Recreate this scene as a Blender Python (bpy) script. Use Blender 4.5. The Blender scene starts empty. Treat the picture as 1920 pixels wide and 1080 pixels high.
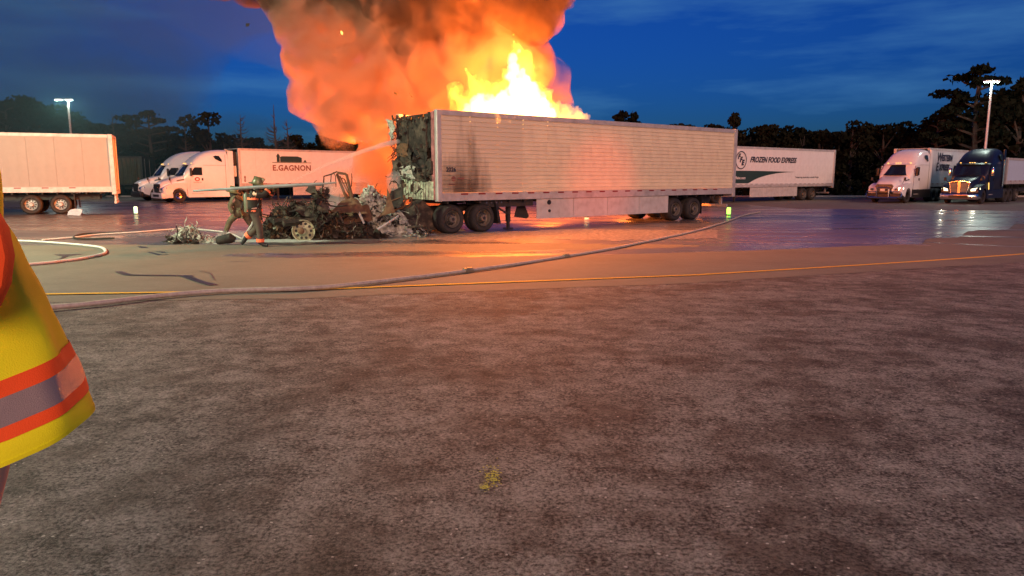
import bpy, bmesh, math, random
from mathutils import Vector, Matrix, noise, Euler
random.seed(7)
R = math.radians
PI = math.pi
C = bpy.context.scene.collection
scene = bpy.context.scene

# ------------------------------------------------------------------ camera, sky, lights, exposure
CAMZ, F_PX, PITCH = 1.95, 1345.0, R(8.87)
cam_d = bpy.data.cameras.new("camera"); cam = bpy.data.objects.new("camera", cam_d); C.objects.link(cam)
cam.location = (0, 0, CAMZ); cam.rotation_euler = (R(90) - PITCH, 0, 0)
cam_d.sensor_width = 36; cam_d.lens = 36 * F_PX / 1920; cam_d.clip_start = 0.05; cam_d.clip_end = 3000
scene.camera = cam
scene.view_settings.view_transform = 'Standard'; scene.view_settings.look = 'None'
scene.view_settings.exposure = 0.0; scene.view_settings.gamma = 1.0
scene.view_settings.use_curve_mapping = False
scene.cycles.use_denoising = True
scene.cycles.volume_bounces = 4
scene.cycles.max_bounces = 8
scene.cycles.transparent_max_bounces = 160
scene.cycles.sample_clamp_indirect = 6.0

SUN_EL, SUN_ROT = R(19), R(166)      # sun lamp added as warm fill from behind, standing in for unseen engine lights
world = bpy.data.worlds.new("World"); scene.world = world; world.use_nodes = True
nt = world.node_tree; nt.nodes.clear()
def N(nt, t, **kw):
    n = nt.nodes.new(t)
    for k, v in kw.items():
        if k in n.inputs: n.inputs[k].default_value = v
        else: setattr(n, k, v)
    return n
def L(nt, a, b): nt.links.new(a, b)
wo = N(nt, 'ShaderNodeOutputWorld'); bg = N(nt, 'ShaderNodeBackground'); bg.inputs['Strength'].default_value = 0.10
sky = N(nt, 'ShaderNodeTexSky'); sky.sky_type = 'NISHITA'; sky.sun_disc = False
sky.sun_elevation = R(3); sky.sun_rotation = SUN_ROT; sky.altitude = 0; sky.air_density = 1.0; sky.dust_density = 0.3; sky.ozone_density = 4.0
tint = N(nt, 'ShaderNodeMix', data_type='RGBA', blend_type='MULTIPLY'); tint.inputs[0].default_value = 1
L(nt, sky.outputs[0], tint.inputs[6]); tint.inputs[7].default_value = (0.17, 0.57, 1.62, 1)
# cloud streaks, pale and dark, by direction
tc = N(nt, 'ShaderNodeTexCoord'); mp = N(nt, 'ShaderNodeMapping'); mp.inputs['Scale'].default_value = (1.4, 1.4, 9.0); mp.inputs['Location'].default_value = (7.7, 2.3, 1.9)
L(nt, tc.outputs['Generated'], mp.inputs[0])
n1 = N(nt, 'ShaderNodeTexNoise', Scale=2.2, Detail=6.0, Roughness=0.55); L(nt, mp.outputs[0], n1.inputs['Vector'])
r1 = N(nt, 'ShaderNodeMapRange'); r1.inputs[1].default_value = 0.50; r1.inputs[2].default_value = 0.78; r1.inputs[3].default_value = 0; r1.inputs[4].default_value = 0.6
L(nt, n1.outputs[0], r1.inputs[0])
m1 = N(nt, 'ShaderNodeMix', data_type='RGBA'); L(nt, r1.outputs[0], m1.inputs[0]); L(nt, tint.outputs[2], m1.inputs[6]); m1.inputs[7].default_value = (0.7, 2.3, 4.6, 1)
L(nt, m1.outputs[2], bg.inputs['Color']); L(nt, bg.outputs[0], wo.inputs[0])

def add_light(name, kind, loc, energy, color, **kw):
    d = bpy.data.lights.new(name, kind); d.energy = energy; d.color = color
    for k, v in kw.items(): setattr(d, k, v)
    o = bpy.data.objects.new(name, d); C.objects.link(o); o.location = loc; return o
fill_sun = add_light("fill_sun", 'SUN', (0, 0, 60), 2.3, (1.0, 0.51, 0.31), angle=R(25))
sd = Vector((math.sin(SUN_ROT) * math.cos(SUN_EL), math.cos(SUN_ROT) * math.cos(SUN_EL), math.sin(SUN_EL)))
fill_sun.rotation_euler = sd.to_track_quat('Z', 'Y').to_euler()

# ------------------------------------------------------------------ picture <-> place
FW = Vector((0, math.cos(PITCH), -math.sin(PITCH))); UP = Vector((0, math.sin(PITCH), math.cos(PITCH))); RT = Vector((1, 0, 0))
def gz(x, y):   # the lot falls away gently from where the photographer stands
    t = max(0.0, min(1.0, (20.0 - y) / 17.0)); return 0.5 * t * t * (3 - 2 * t)
def ray(px, py): return FW * F_PX + RT * (px - 960) + UP * (540 - py)
def P(px, py, Y):
    d = ray(px, py); return Vector((0, 0, CAMZ)) + d * (Y / d.y)
def G(px, py):
    d = ray(px, py).normalized(); t = 0.5; o = Vector((0, 0, CAMZ))
    lo, hi = 0.5, 900.0
    for _ in range(50):
        m = (lo + hi) / 2; q = o + d * m
        if q.z > gz(q.x, q.y): lo = m
        else: hi = m
    q = o + d * hi; return Vector((q.x, q.y, gz(q.x, q.y)))

# ------------------------------------------------------------------ materials
def mat(name, col, rough=0.6, metal=0.0, var=0.12, scale=6.0, bump=0.0, bscale=40.0, spec=0.5, emis=None, estr=0, dirt=None, dscale=2.0, damt=0.5, coord='Object'):
    m = bpy.data.materials.new(name); m.use_nodes = True; t = m.node_tree
    b = t.nodes['Principled BSDF']; b.inputs['Roughness'].default_value = rough; b.inputs['Metallic'].default_value = metal
    b.inputs['Specular IOR Level'].default_value = spec
    c = N(t, 'ShaderNodeTexCoord')
    n = N(t, 'ShaderNodeTexNoise', Scale=scale, Detail=5.0, Roughness=0.6); L(t, c.outputs[coord], n.inputs['Vector'])
    r = N(t, 'ShaderNodeMapRange'); r.inputs[1].default_value = .3; r.inputs[2].default_value = .7; r.inputs[3].default_value = 1 - var; r.inputs[4].default_value = 1 + var
    L(t, n.outputs[0], r.inputs[0])
    v = N(t, 'ShaderNodeVectorMath', operation='SCALE'); v.inputs[0].default_value = col[:3]; L(t, r.outputs[0], v.inputs['Scale'])
    out = v.outputs[0]
    if dirt:
        n2 = N(t, 'ShaderNodeTexNoise', Scale=dscale, Detail=8.0, Roughness=0.65); L(t, c.outputs[coord], n2.inputs['Vector'])
        r2 = N(t, 'ShaderNodeMapRange'); r2.inputs[1].default_value = .48; r2.inputs[2].default_value = .68; r2.inputs[4].default_value = damt; L(t, n2.outputs[0], r2.inputs[0])
        mx = N(t, 'ShaderNodeMix', data_type='RGBA'); L(t, r2.outputs[0], mx.inputs[0]); L(t, out, mx.inputs[6]); mx.inputs[7].default_value = (*dirt, 1); out = mx.outputs[2]
    L(t, out, b.inputs['Base Color'])
    if bump:
        n3 = N(t, 'ShaderNodeTexNoise', Scale=bscale, Detail=4.0); L(t, c.outputs[coord], n3.inputs['Vector'])
        bp = N(t, 'ShaderNodeBump', Strength=bump, Distance=0.02); L(t, n3.outputs[0], bp.inputs['Height']); L(t, bp.outputs[0], b.inputs['Normal'])
    if emis: b.inputs['Emission Color'].default_value = (*emis, 1); b.inputs['Emission Strength'].default_value = estr
    return m
M = {}
M['white'] = mat('white_paint', (.74, .73, .72), .42, 0, .05, 3, dirt=(.45, .42, .40), dscale=1.3, damt=.22)
M['white_gloss'] = mat('white_gloss_paint', (.78, .78, .79), .22, 0, .03, 3, dirt=(.5, .48, .46), dscale=2, damt=.12)
M['navy'] = mat('navy_paint', (.006, .009, .03), .4, .0, .1, 3)
M['alu'] = mat('aluminium', (.80, .70, .50), .40, .12, .12, .8, bump=.7, bscale=2.2, dirt=(.45, .34, .24), dscale=.9, damt=.35)
M['alu_dull'] = mat('dull_aluminium', (.52, .50, .49), .5, .3, .12, 3, dirt=(.2, .17, .15), damt=.4)
M['chrome'] = mat('chrome', (.75, .75, .77), .12, 1.0, .03)
M['steel'] = mat('dark_steel', (.035, .033, .034), .6, .2, .3, 8)
M['rubber'] = mat('tyre_rubber', (.022, .021, .021), .75, 0, .25, 10, dirt=(.07, .06, .055), dscale=6, damt=.5)
M['plastic'] = mat('black_plastic', (.018, .018, .02), .5, 0, .15, 6)
M['glass'] = mat('dark_glass', (.012, .016, .022), .06, 0, .1, 2, spec=.8)
M['skirt'] = mat('skirt_panel', (.55, .53, .52), .45, .1, .1, 2, dirt=(.3, .26, .23), dscale=3, damt=.4)
M['red'] = mat('red_reflector', (.22, .012, .01), .4, 0, .2, 10)
M['redpost'] = mat('reddened_paint', (.42, .16, .16), .5, 0, .35, 4, dirt=(.06, .05, .05), dscale=5, damt=.7)
M['dkgreen'] = mat('green_paint', (.02, .05, .045), .4)
M['dkblue'] = mat('blue_black_lettering', (.02, .025, .05), .4)
M['brown'] = mat('brown_lettering', (.22, .09, .07), .5)
M['tarp'] = mat('olive_tarp', (.055, .06, .038), .6, 0, .25, 3)
M['char'] = mat('charred_metal', (.030, .024, .019), .75, .1, .6, 5, bump=.8, bscale=14, dirt=(.17, .13, .095), dscale=3.2, damt=.75)
M['char_dark'] = mat('soot_black', (.018, .016, .014), .8, 0, .5, 7, bump=.6, bscale=18, dirt=(.07, .055, .04), dscale=4, damt=.6)
M['rust'] = mat('burnt_rust', (.16, .085, .045), .8, .1, .4, 5, bump=.5, bscale=20, dirt=(.04, .03, .025), dscale=5, damt=.8)
M['ash'] = mat('pale_ash', (.44, .47, .41), .9, 0, .55, 9, dirt=(.08, .08, .07), dscale=6, damt=.8)
M['burnt_rim'] = mat('burnt_rim', (.42, .43, .30), .6, .35, .35, 8, dirt=(.08, .06, .04), dscale=7, damt=.6)
M['foam_panel'] = mat('burnt_foam', (.50, .56, .42), .9, 0, .4, 9, dirt=(.06, .05, .045), dscale=5, damt=.85)
M['hose'] = mat('canvas_hose', (.50, .47, .40), .8, 0, .15, 25, dirt=(.30, .19, .15), dscale=9, damt=.5)
M['hose_white'] = mat('white_hose', (.62, .62, .58), .7, 0, .12, 20)
M['brass'] = mat('brass_coupling', (.28, .24, .16), .55, .3)
M['coat'] = mat('turnout_coat', (.028, .026, .022), .85, 0, .3, 14)
M['coat_tan'] = mat('tan_turnout_cloth', (.13, .11, .065), .85, 0, .35, 12, dirt=(.05, .04, .03), dscale=8, damt=.6)
M['trouser'] = mat('brown_turnout_cloth', (.085, .07, .055), .85, 0, .25, 12)
M['neon'] = mat('orange_reflective_tape', (.95, .22, .10), .5, 0, .06)
M['helmet'] = mat('olive_helmet', (.13, .13, .06), .35, 0, .3, 10)
M['bottle'] = mat('olive_air_bottle', (.12, .13, .08), .4, 0, .2, 10)
M['skin'] = mat('skin', (.72, .46, .34), .55, 0, .05, 12)
M['cloth_yellow'] = mat('hi_vis_yellow', (.92, 1.0, .01), .8, 0, .06, 5, bump=.25, bscale=600)
M['cloth_orange'] = mat('hi_vis_orange', (.95, .11, .012), .75, 0, .06, 8, bump=.25, bscale=600)
M['cloth_grey'] = mat('grey_reflective_tape', (.27, .24, .24), .45, .15, .08, 6, bump=.3, bscale=900)
M['denim'] = mat('dark_trousers', (.03, .035, .06), .85)
M['bark'] = mat('bark', (.05, .042, .035), .9, 0, .3, 6)
M['leaf'] = mat('dark_leaves', (.013, .015, .010), 1, 0, .5, .8, spec=.0)
M['leaf2'] = mat('dark_needles', (.010, .012, .008), 1, 0, .5, .8, spec=.0)
M['pole'] = mat('galvanised_pole', (.55, .56, .57), .45, .3, .1, 4)
M['lamp'] = mat('lamp_lens', (.8, .9, .8), .4, emis=(.80, 1.0, .82), estr=45)
M['lamp_dim'] = mat('far_lamp_lens', (.8, .9, .8), .4, emis=(.8, .95, 1.0), estr=5)
M['headlight'] = mat('lit_headlight', (.9, .9, .7), .3, emis=(1, .92, .55), estr=3)
M['amber'] = mat('amber_marker', (.5, .2, .02), .3, emis=(1, .55, .12), estr=2.5)
M['beacon'] = mat('reflection_glow', (.6, .9, .5), .3, emis=(.62, 1.0, .62), estr=1.6)  # glow of the added markers that stand in for ground reflections
M['reflection_green'] = mat('green_reflection_glow', (.3, .9, .1), .3, emis=(.35, 1.0, .12), estr=2.2)
M['pike'] = mat('grey_blue_pole', (.30, .38, .37), .5, .2, .25, 3)
M['yellow_line'] = mat('yellow_road_paint', (.85, .50, .02), .7, 0, .15, 20, dirt=(.25, .17, .06), dscale=30, damt=.6, bump=.4, bscale=200)
M['kerb'] = mat('pale_kerb', (.35, .34, .33), .8)
M['stain'] = mat('wet_stain', (.035, .032, .028), .35)
M['foam_streak'] = mat('thin_foam_glint', (.50, .42, .40), .5, 0, .5, 3, dirt=(.12, .10, .10), dscale=4, damt=.9)
M['chalk'] = mat('yellow_paint_mark', (.55, .52, .08), .85, 0, .3, 60, bump=.6, bscale=150)
M['reflection_white'] = mat('white_reflection', (.75, .78, .8), .6)  # plain white painted in for a reflection under the left trailer

# ------------------------------------------------------------------ mesh builder
class MB:
    def __init__(s): s.v = []; s.f = []; s.mi = []
    def add(s, vs, fs, mi=0):
        o = len(s.v); s.v += [tuple(v) for v in vs]; s.f += [tuple(i + o for i in f) for f in fs]; s.mi += [mi] * len(fs); return s
    def box(s, lo, hi, mi=0, mx=None):
        x0, y0, z0 = lo; x1, y1, z1 = hi
        vs = [Vector(q) for q in [(x0, y0, z0), (x1, y0, z0), (x1, y1, z0), (x0, y1, z0), (x0, y0, z1), (x1, y0, z1), (x1, y1, z1), (x0, y1, z1)]]
        if mx: vs = [mx @ v for v in vs]
        return s.add(vs, [(0, 3, 2, 1), (4, 5, 6, 7), (0, 1, 5, 4), (1, 2, 6, 5), (2, 3, 7, 6), (3, 0, 4, 7)], mi)
    def rbox(s, lo, hi, r=.03, mi=0, mx=None):   # box with chamfered edges
        bm = bmesh.new(); bmesh.ops.create_cube(bm, size=1)
        for v in bm.verts: v.co = Vector([(lo[i] + hi[i]) / 2 + v.co[i] * (hi[i] - lo[i]) for i in range(3)])
        bmesh.ops.bevel(bm, geom=bm.edges[:], offset=r, segments=2, affect='EDGES', profile=.5)
        vs = [mx @ v.co if mx else v.co.copy() for v in bm.verts]; bm.verts.index_update()
        s.add(vs, [tuple(v.index for v in f.verts) for f in bm.faces], mi); bm.free(); return s
    def tube(s, pts, rad, n=8, mi=0, cap=True, closed=False, flat=1.0):
        pts = [Vector(p) for p in pts]; k = len(pts); rad = rad if isinstance(rad, (list, tuple)) else [rad] * k
        vs = []; prev = None
        for i, p in enumerate(pts):
            d = (pts[min(i + 1, k - 1)] - pts[max(i - 1, 0)]).normalized()
            if d.length < 1e-6: d = Vector((0, 0, 1))
            up = Vector((0, 0, 1)) if abs(d.z) < .95 else Vector((1, 0, 0))
            a = prev - d * prev.dot(d) if prev and (prev - d * prev.dot(d)).length > .05 else d.cross(up)
            a.normalize(); b = d.cross(a).normalized(); prev = a
            for j in range(n):
                t = 2 * PI * j / n; vs.append(p + a * (math.cos(t) * rad[i]) + b * (math.sin(t) * rad[i] * flat))
        fs = [(i * n + j, i * n + (j + 1) % n, (i + 1) * n + (j + 1) % n, (i + 1) * n + j) for i in range(k - 1) for j in range(n)]
        if cap: fs += [tuple(reversed(range(n))), tuple(range((k - 1) * n, k * n))]
        return s.add(vs, fs, mi)
    def lathe(s, prof, n=24, axis='y', org=(0, 0, 0), mi=0, cap=True):   # prof: (radius, along)
        vs = []; o = Vector(org)
        for r, a in prof:
            for j in range(n):
                t = 2 * PI * j / n; c, q = math.cos(t) * r, math.sin(t) * r
                vs.append(o + (Vector((c, a, q)) if axis == 'y' else Vector((c, q, a)) if axis == 'z' else Vector((a, c, q))))
        k = len(prof); fs = [(i * n + j, i * n + (j + 1) % n, (i + 1) * n + (j + 1) % n, (i + 1) * n + j) for i in range(k - 1) for j in range(n)]
        if cap and prof[0][0] > 1e-4: fs.append(tuple(range(n)))
        if cap and prof[-1][0] > 1e-4: fs.append(tuple(reversed(range((k - 1) * n, k * n))))
        return s.add(vs, fs, mi)
    def prism(s, poly, a0, a1, axis='y', mi=0):   # polygon in the plane across the axis
        n = len(poly); mk = {'y': lambda p, a: (p[0], a, p[1]), 'x': lambda p, a: (a, p[0], p[1]), 'z': lambda p, a: (p[0], p[1], a)}[axis]
        vs = [mk(p, a0) for p in poly] + [mk(p, a1) for p in poly]
        fs = [tuple(range(n)), tuple(reversed(range(n, 2 * n)))] + [(i, (i + 1) % n + 0, (i + 1) % n + n, i + n) for i in range(n)]
        return s.add(vs, fs, mi)
    def loft(s, secs, mi=0, cap=True):
        n = len(secs[0]); vs = [p for sec in secs for p in sec]
        fs = [(i * n + j, i * n + j + 1, (i + 1) * n + j + 1, (i + 1) * n + j) for i in range(len(secs) - 1) for j in range(n - 1)]
        if cap: fs += [tuple(range(n)), tuple(reversed(range((len(secs) - 1) * n, len(secs) * n)))]
        return s.add(vs, fs, mi)
    def mesh(s, name, mats, smooth=False):
        me = bpy.data.meshes.new(name); me.from_pydata(s.v, [], s.f)
        for m in (mats if isinstance(mats, (list, tuple)) else [mats]): me.materials.append(m)
        if len(set(s.mi)) > 1:
            for p, i in zip(me.polygons, s.mi): p.material_index = i
        bm = bmesh.new(); bm.from_mesh(me); bmesh.ops.recalc_face_normals(bm, faces=bm.faces); bm.to_mesh(me); bm.free()
        if smooth:
            me.polygons.foreach_set('use_smooth', [True] * len(me.polygons))
            try: me.set_sharp_from_angle(angle=R(38))
            except Exception: pass
        me.update(); return me
    def build(s, name, mats, parent=None, smooth=False):
        o = bpy.data.objects.new(name, s.mesh(name, mats, smooth)); C.objects.link(o)
        if parent: o.parent = parent
        return o
def tag(o, label=None, cat=None, group=None, kind=None):
    if label: o['label'] = label
    if cat: o['category'] = cat
    if group: o['group'] = group
    if kind: o['kind'] = kind
    return o
def thing(name, label, cat, loc=(0, 0, 0), rz=0, group=None):
    o = bpy.data.objects.new(name, None); C.objects.link(o); o.location = loc; o.rotation_euler = (0, 0, rz); o.empty_display_size = .2
    return tag(o, label, cat, group)
def inst(name, me, parent, loc=(0, 0, 0), rot=(0, 0, 0), sc=(1, 1, 1)):
    o = bpy.data.objects.new(name, me); C.objects.link(o); o.parent = parent; o.location = loc; o.rotation_euler = rot; o.scale = sc; return o
def copy_tree(o, parent=None):
    c = o.copy(); C.objects.link(c); c.parent = parent
    for ch in list(o.children): copy_tree(ch, c)
    return c
def text_mesh(body, size, m, shear=0, offset=0, xs=1.0, align='LEFT', ext=.002, spacing=1.0):
    cu = bpy.data.curves.new("lettering", 'FONT'); cu.body = body; cu.size = size; cu.shear = shear; cu.offset = offset
    cu.extrude = ext; cu.align_x = align; cu.space_character = spacing; cu.resolution_u = 3
    o = bpy.data.objects.new("lettering", cu); C.objects.link(o); bpy.context.view_layer.update()
    me = bpy.data.meshes.new_from_object(o.evaluated_get(bpy.context.evaluated_depsgraph_get()))
    bpy.data.objects.remove(o); me.materials.clear(); me.materials.append(m)
    for v in me.vertices: v.co.x *= xs
    return me

# ------------------------------------------------------------------ ground
def asphalt(name, c_lo, c_hi, grain, patch_scale, patch_amt, rough=.85, bump=.6, mott=4.0, cw=.12):
    m = bpy.data.materials.new(name); m.use_nodes = True; t = m.node_tree; b = t.nodes['Principled BSDF']
    c = N(t, 'ShaderNodeTexCoord'); g = N(t, 'ShaderNodeNewGeometry')
    n1 = N(t, 'ShaderNodeTexNoise', Scale=grain, Detail=3.0, Roughness=.8); L(t, g.outputs['Position'], n1.inputs['Vector'])
    nf = N(t, 'ShaderNodeTexNoise', Scale=mott, Detail=15.0, Roughness=.84); L(t, g.outputs['Position'], nf.inputs['Vector'])
    am = N(t, 'ShaderNodeMix', data_type='FLOAT'); am.inputs[0].default_value = .5; L(t, n1.outputs[0], am.inputs[2]); L(t, nf.outputs[0], am.inputs[3])
    cr = N(t, 'ShaderNodeMapRange'); cr.inputs[1].default_value = .5 - cw; cr.inputs[2].default_value = .5 + cw; L(t, am.outputs[0], cr.inputs[0])
    mx = N(t, 'ShaderNodeMix', data_type='RGBA'); L(t, cr.outputs[0], mx.inputs[0]); mx.inputs[6].default_value = (*c_lo, 1); mx.inputs[7].default_value = (*c_hi, 1)
    # blotches
    n2 = N(t, 'ShaderNodeTexNoise', Scale=patch_scale, Detail=12.0, Roughness=.74, Distortion=.0); L(t, g.outputs['Position'], n2.inputs['Vector'])
    r2 = N(t, 'ShaderNodeMapRange'); r2.inputs[1].default_value = .46; r2.inputs[2].default_value = .60; r2.inputs[4].default_value = patch_amt; L(t, n2.outputs[0], r2.inputs[0])
    m2 = N(t, 'ShaderNodeMix', data_type='RGBA'); L(t, r2.outputs[0], m2.inputs[0]); L(t, mx.outputs[2], m2.inputs[6])
    dk = N(t, 'ShaderNodeMix', data_type='RGBA', blend_type='MULTIPLY'); dk.inputs[0].default_value = 1; L(t, mx.outputs[2], dk.inputs[6]); dk.inputs[7].default_value = (.42, .38, .36, 1)
    L(t, dk.outputs[2], m2.inputs[7])
    # pale stone chips
    vo = N(t, 'ShaderNodeTexVoronoi', Scale=grain * 2.0); L(t, g.outputs['Position'], vo.inputs['Vector'])
    r3 = N(t, 'ShaderNodeMapRange'); r3.inputs[1].default_value = .996; r3.inputs[2].default_value = .998; 
    sp = N(t, 'ShaderNodeSeparateColor'); L(t, vo.outputs['Color'], sp.inputs[0]); L(t, sp.outputs[0], r3.inputs[0])
    m3 = N(t, 'ShaderNodeMix', data_type='RGBA'); L(t, r3.outputs[0], m3.inputs[0]); L(t, m2.outputs[2], m3.inputs[6]); m3.inputs[7].default_value = (.5, .47, .43, 1)
    L(t, m3.outputs[2], b.inputs['Base Color']); b.inputs['Roughness'].default_value = rough
    bp = N(t, 'ShaderNodeBump', Strength=bump, Distance=.006); L(t, n1.outputs[0], bp.inputs['Height']); L(t, bp.outputs[0], b.inputs['Normal'])
    return m
M['asphalt_rough'] = asphalt('coarse_asphalt', (.011, .010, .009), (.33, .305, .275), 50, 1.2, 1.0, bump=1.6, cw=.07)
M['asphalt_fine'] = asphalt('fine_asphalt', (.12, .115, .09), (.22, .21, .17), 60, .35, .3, bump=.4, cw=.2)
def wet_mat():
    m = bpy.data.materials.new('wet_pavement'); m.use_nodes = True; t = m.node_tree; b = t.nodes['Principled BSDF']
    g = N(t, 'ShaderNodeNewGeometry')
    n1 = N(t, 'ShaderNodeTexNoise', Scale=30.0, Detail=3.0); L(t, g.outputs['Position'], n1.inputs['Vector'])
    mx = N(t, 'ShaderNodeMix', data_type='RGBA'); L(t, n1.outputs[0], mx.inputs[0]); mx.inputs[6].default_value = (.07, .062, .06, 1); mx.inputs[7].default_value = (.17, .15, .14, 1)
    mp = N(t, 'ShaderNodeMapping'); mp.inputs['Scale'].default_value = (.22, .8, 1); L(t, g.outputs['Position'], mp.inputs[0])
    n2 = N(t, 'ShaderNodeTexNoise', Scale=1.0, Detail=6.0, Roughness=.6); L(t, mp.outputs[0], n2.inputs['Vector'])
    rr = N(t, 'ShaderNodeMapRange'); rr.inputs[1].default_value = .35; rr.inputs[2].default_value = .65; rr.inputs[3].default_value = .17; rr.inputs[4].default_value = .45; L(t, n2.outputs[0], rr.inputs[0]); L(t, rr.outputs[0], b.inputs['Roughness'])
    # flecks of foam and ash lying in the water
    n3 = N(t, 'ShaderNodeTexNoise', Scale=7.0, Detail=9.0, Roughness=.8); L(t, g.outputs['Position'], n3.inputs['Vector'])
    n4 = N(t, 'ShaderNodeTexNoise', Scale=.35, Detail=3.0); L(t, g.outputs['Position'], n4.inputs['Vector'])
    ad = N(t, 'ShaderNodeMath', operation='MULTIPLY_ADD'); L(t, n4.outputs[0], ad.inputs[0]); ad.inputs[1].default_value = .55; L(t, n3.outputs[0], ad.inputs[2])
    r3 = N(t, 'ShaderNodeMapRange'); r3.inputs[1].default_value = .86; r3.inputs[2].default_value = .93; r3.inputs[4].default_value = .75; L(t, ad.outputs[0], r3.inputs[0])
    m3 = N(t, 'ShaderNodeMix', data_type='RGBA'); L(t, r3.outputs[0], m3.inputs[0]); L(t, mx.outputs[2], m3.inputs[6]); m3.inputs[7].default_value = (.5, .48, .44, 1)
    L(t, m3.outputs[2], b.inputs['Base Color']); b.inputs['Specular IOR Level'].default_value = .6
    bp = N(t, 'ShaderNodeBump', Strength=.10, Distance=.02); n5 = N(t, 'ShaderNodeTexNoise', Scale=5.0, Detail=3.0); L(t, g.outputs['Position'], n5.inputs['Vector']); L(t, n5.outputs[0], bp.inputs['Height']); L(t, bp.outputs[0], b.inputs['Normal'])
    return m
M['wet'] = wet_mat()

gm = MB(); xs = [-700, -300, -120, -60, -40] + [x * 2 for x in range(-15, 16)] + [40, 60, 120, 300, 700]
ys = [-500, -100, -30, -10] + [y for y in range(-6, 26)] + [30, 40, 60, 90, 150, 300, 900]
gm.add([(x, y, gz(x, y)) for y in ys for x in xs], [(j * len(xs) + i, j * len(xs) + i + 1, (j + 1) * len(xs) + i + 1, (j + 1) * len(xs) + i) for j in range(len(ys) - 1) for i in range(len(xs) - 1)])
tag(gm.build('parking_lot_ground', M['asphalt_rough'], smooth=True), kind='structure')
def interp(pts, x):
    if x <= pts[0][0]: return pts[0][1]
    for (x0, y0), (x1, y1) in zip(pts, pts[1:]):
        if x <= x1: return y0 + (y1 - y0) * (x - x0) / (x1 - x0)
    return pts[-1][1]
def sheet(name, near, far, x0, x1, off, m, nx=160, ny=6, wob=0.0, seed=0, kind='structure'):
    """ground sheet between two outlines given where they cross the picture"""
    mb = MB(); rows = []
    for i in range(nx + 1):
        px = x0 + (x1 - x0) * i / nx
        w = wob * (noise.noise((px * .006, seed, 0)) * .9 + .5 * noise.noise((px * .03, seed, 3)) + .22 * noise.noise((px * .11, seed, 5)))
        a = G(px, interp(near, px) + w); b = G(px, interp(far, px) + w * .4)
        for j in range(ny + 1):
            q = a.lerp(b, j / ny); rows.append((q.x, q.y, gz(q.x, q.y) + off))
    mb.add(rows, [(i * (ny + 1) + j, (i + 1) * (ny + 1) + j, (i + 1) * (ny + 1) + j + 1, i * (ny + 1) + j + 1) for i in range(nx) for j in range(ny)])
    return tag(mb.build(name, m, smooth=True), kind=kind)
YL = [(-700, 563), (95, 553), (560, 546), (700, 540), (1300, 517), (1920, 477), (2700, 424)]
sheet('smooth_pavement', [(x, y + 14) for x, y in YL], [(-700, 372), (2700, 372)], -700, 2500, .004, M['asphalt_fine'], nx=200, ny=14, wob=1.2)
sheet('wet_pavement', [(-700, 470), (180, 463), (300, 470), (380, 478), (520, 484), (640, 482), (900, 484), (1150, 482), (1350, 474), (1560, 469), (1690, 463), (1728, 461), (1735, 449), (1800, 446), (1812, 433), (1890, 430), (1905, 417), (2000, 415), (2500, 408)],
      [(-700, 378), (1000, 378), (1400, 384), (1500, 392), (2500, 400)], -600, 2300, .008, M['wet'], nx=420, ny=16, wob=4.5, seed=4)
def line_strip_def(): pass
yl = MB()
def line_strip(mb, pts, w, off):
    q = [G(*p) for p in pts]; dn = []
    for i in range(len(q) - 1):
        k = max(2, int((q[i + 1] - q[i]).length / .5))
        for j in range(k): dn.append(q[i].lerp(q[i + 1], j / k))
    dn.append(q[-1]); vs = []
    for i, p in enumerate(dn):
        d = (dn[min(i + 1, len(dn) - 1)] - dn[max(i - 1, 0)]); d.z = 0; d.normalize(); s = Vector((-d.y, d.x, 0)) * w / 2
        for e in (p - s, p + s): vs.append((e.x, e.y, gz(e.x, e.y) + off))
    mb.add(vs, [(2 * i, 2 * i + 2, 2 * i + 3, 2 * i + 1) for i in range(len(dn) - 1)])
line_strip(yl, YL, .14, .016)
tag(yl.build('yellow_painted_line', M['yellow_line']), kind='structure')
ws_ = MB()
for (pl, w, o_) in [([(1600, 466), (1700, 462), (1735, 459)], .25, .010), ([(1700, 440), (1800, 443), (1990, 447)], .30, .0105), ([(1720, 428), (1820, 431), (2000, 432)], .35, .011), ([(1700, 452), (1760, 456), (1900, 463), (2000, 464)], .12, .0095), ([(1780, 417), (1850, 419), (2000, 420)], .5, .0115), ([(640, 474), (760, 479), (860, 480)], .3, .0098), ([(1150, 486), (1260, 484), (1380, 480)], .10, .0095)]: line_strip(ws_, pl, w, o_)
sheet('ash_slurry', [(590, 455), (700, 456), (800, 452), (900, 450), (1000, 449), (1150, 452), (1340, 447)], [(590, 440), (800, 434), (960, 434), (1100, 430), (1340, 432)], 585, 1345, .0118, mat('ash_slurry', (.15, .14, .13), .38, 0, .6, 5, dirt=(.55, .52, .46), dscale=8, damt=.9, bump=.6, bscale=40), nx=200, ny=4, wob=5, seed=9)
tag(ws_.build('wet_streaks', M['wet']), kind='structure')
pk_ = MB()  # foam trails whose pale colour also paints bright reflections on the wet ground
for (pl, w, o_) in [([(1340, 449), (1420, 452), (1520, 455), (1640, 458), (1745, 461)], .07, .0125), ([(1290, 455), (1380, 456), (1450, 455)], .06, .0125), ([(1400, 445), (1440, 447), (1500, 446), (1530, 441)], .05, .0125), ([(1360, 441), (1400, 443), (1440, 440)], .04, .0125), ([(1180, 452), (1280, 454), (1340, 452)], .05, .0125), ([(560, 463), (640, 466), (760, 464)], .04, .0125)]: line_strip(pk_, pl, w, o_)
tag(pk_.build('foam_glint_streaks', M['foam_streak']), kind='structure')
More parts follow.
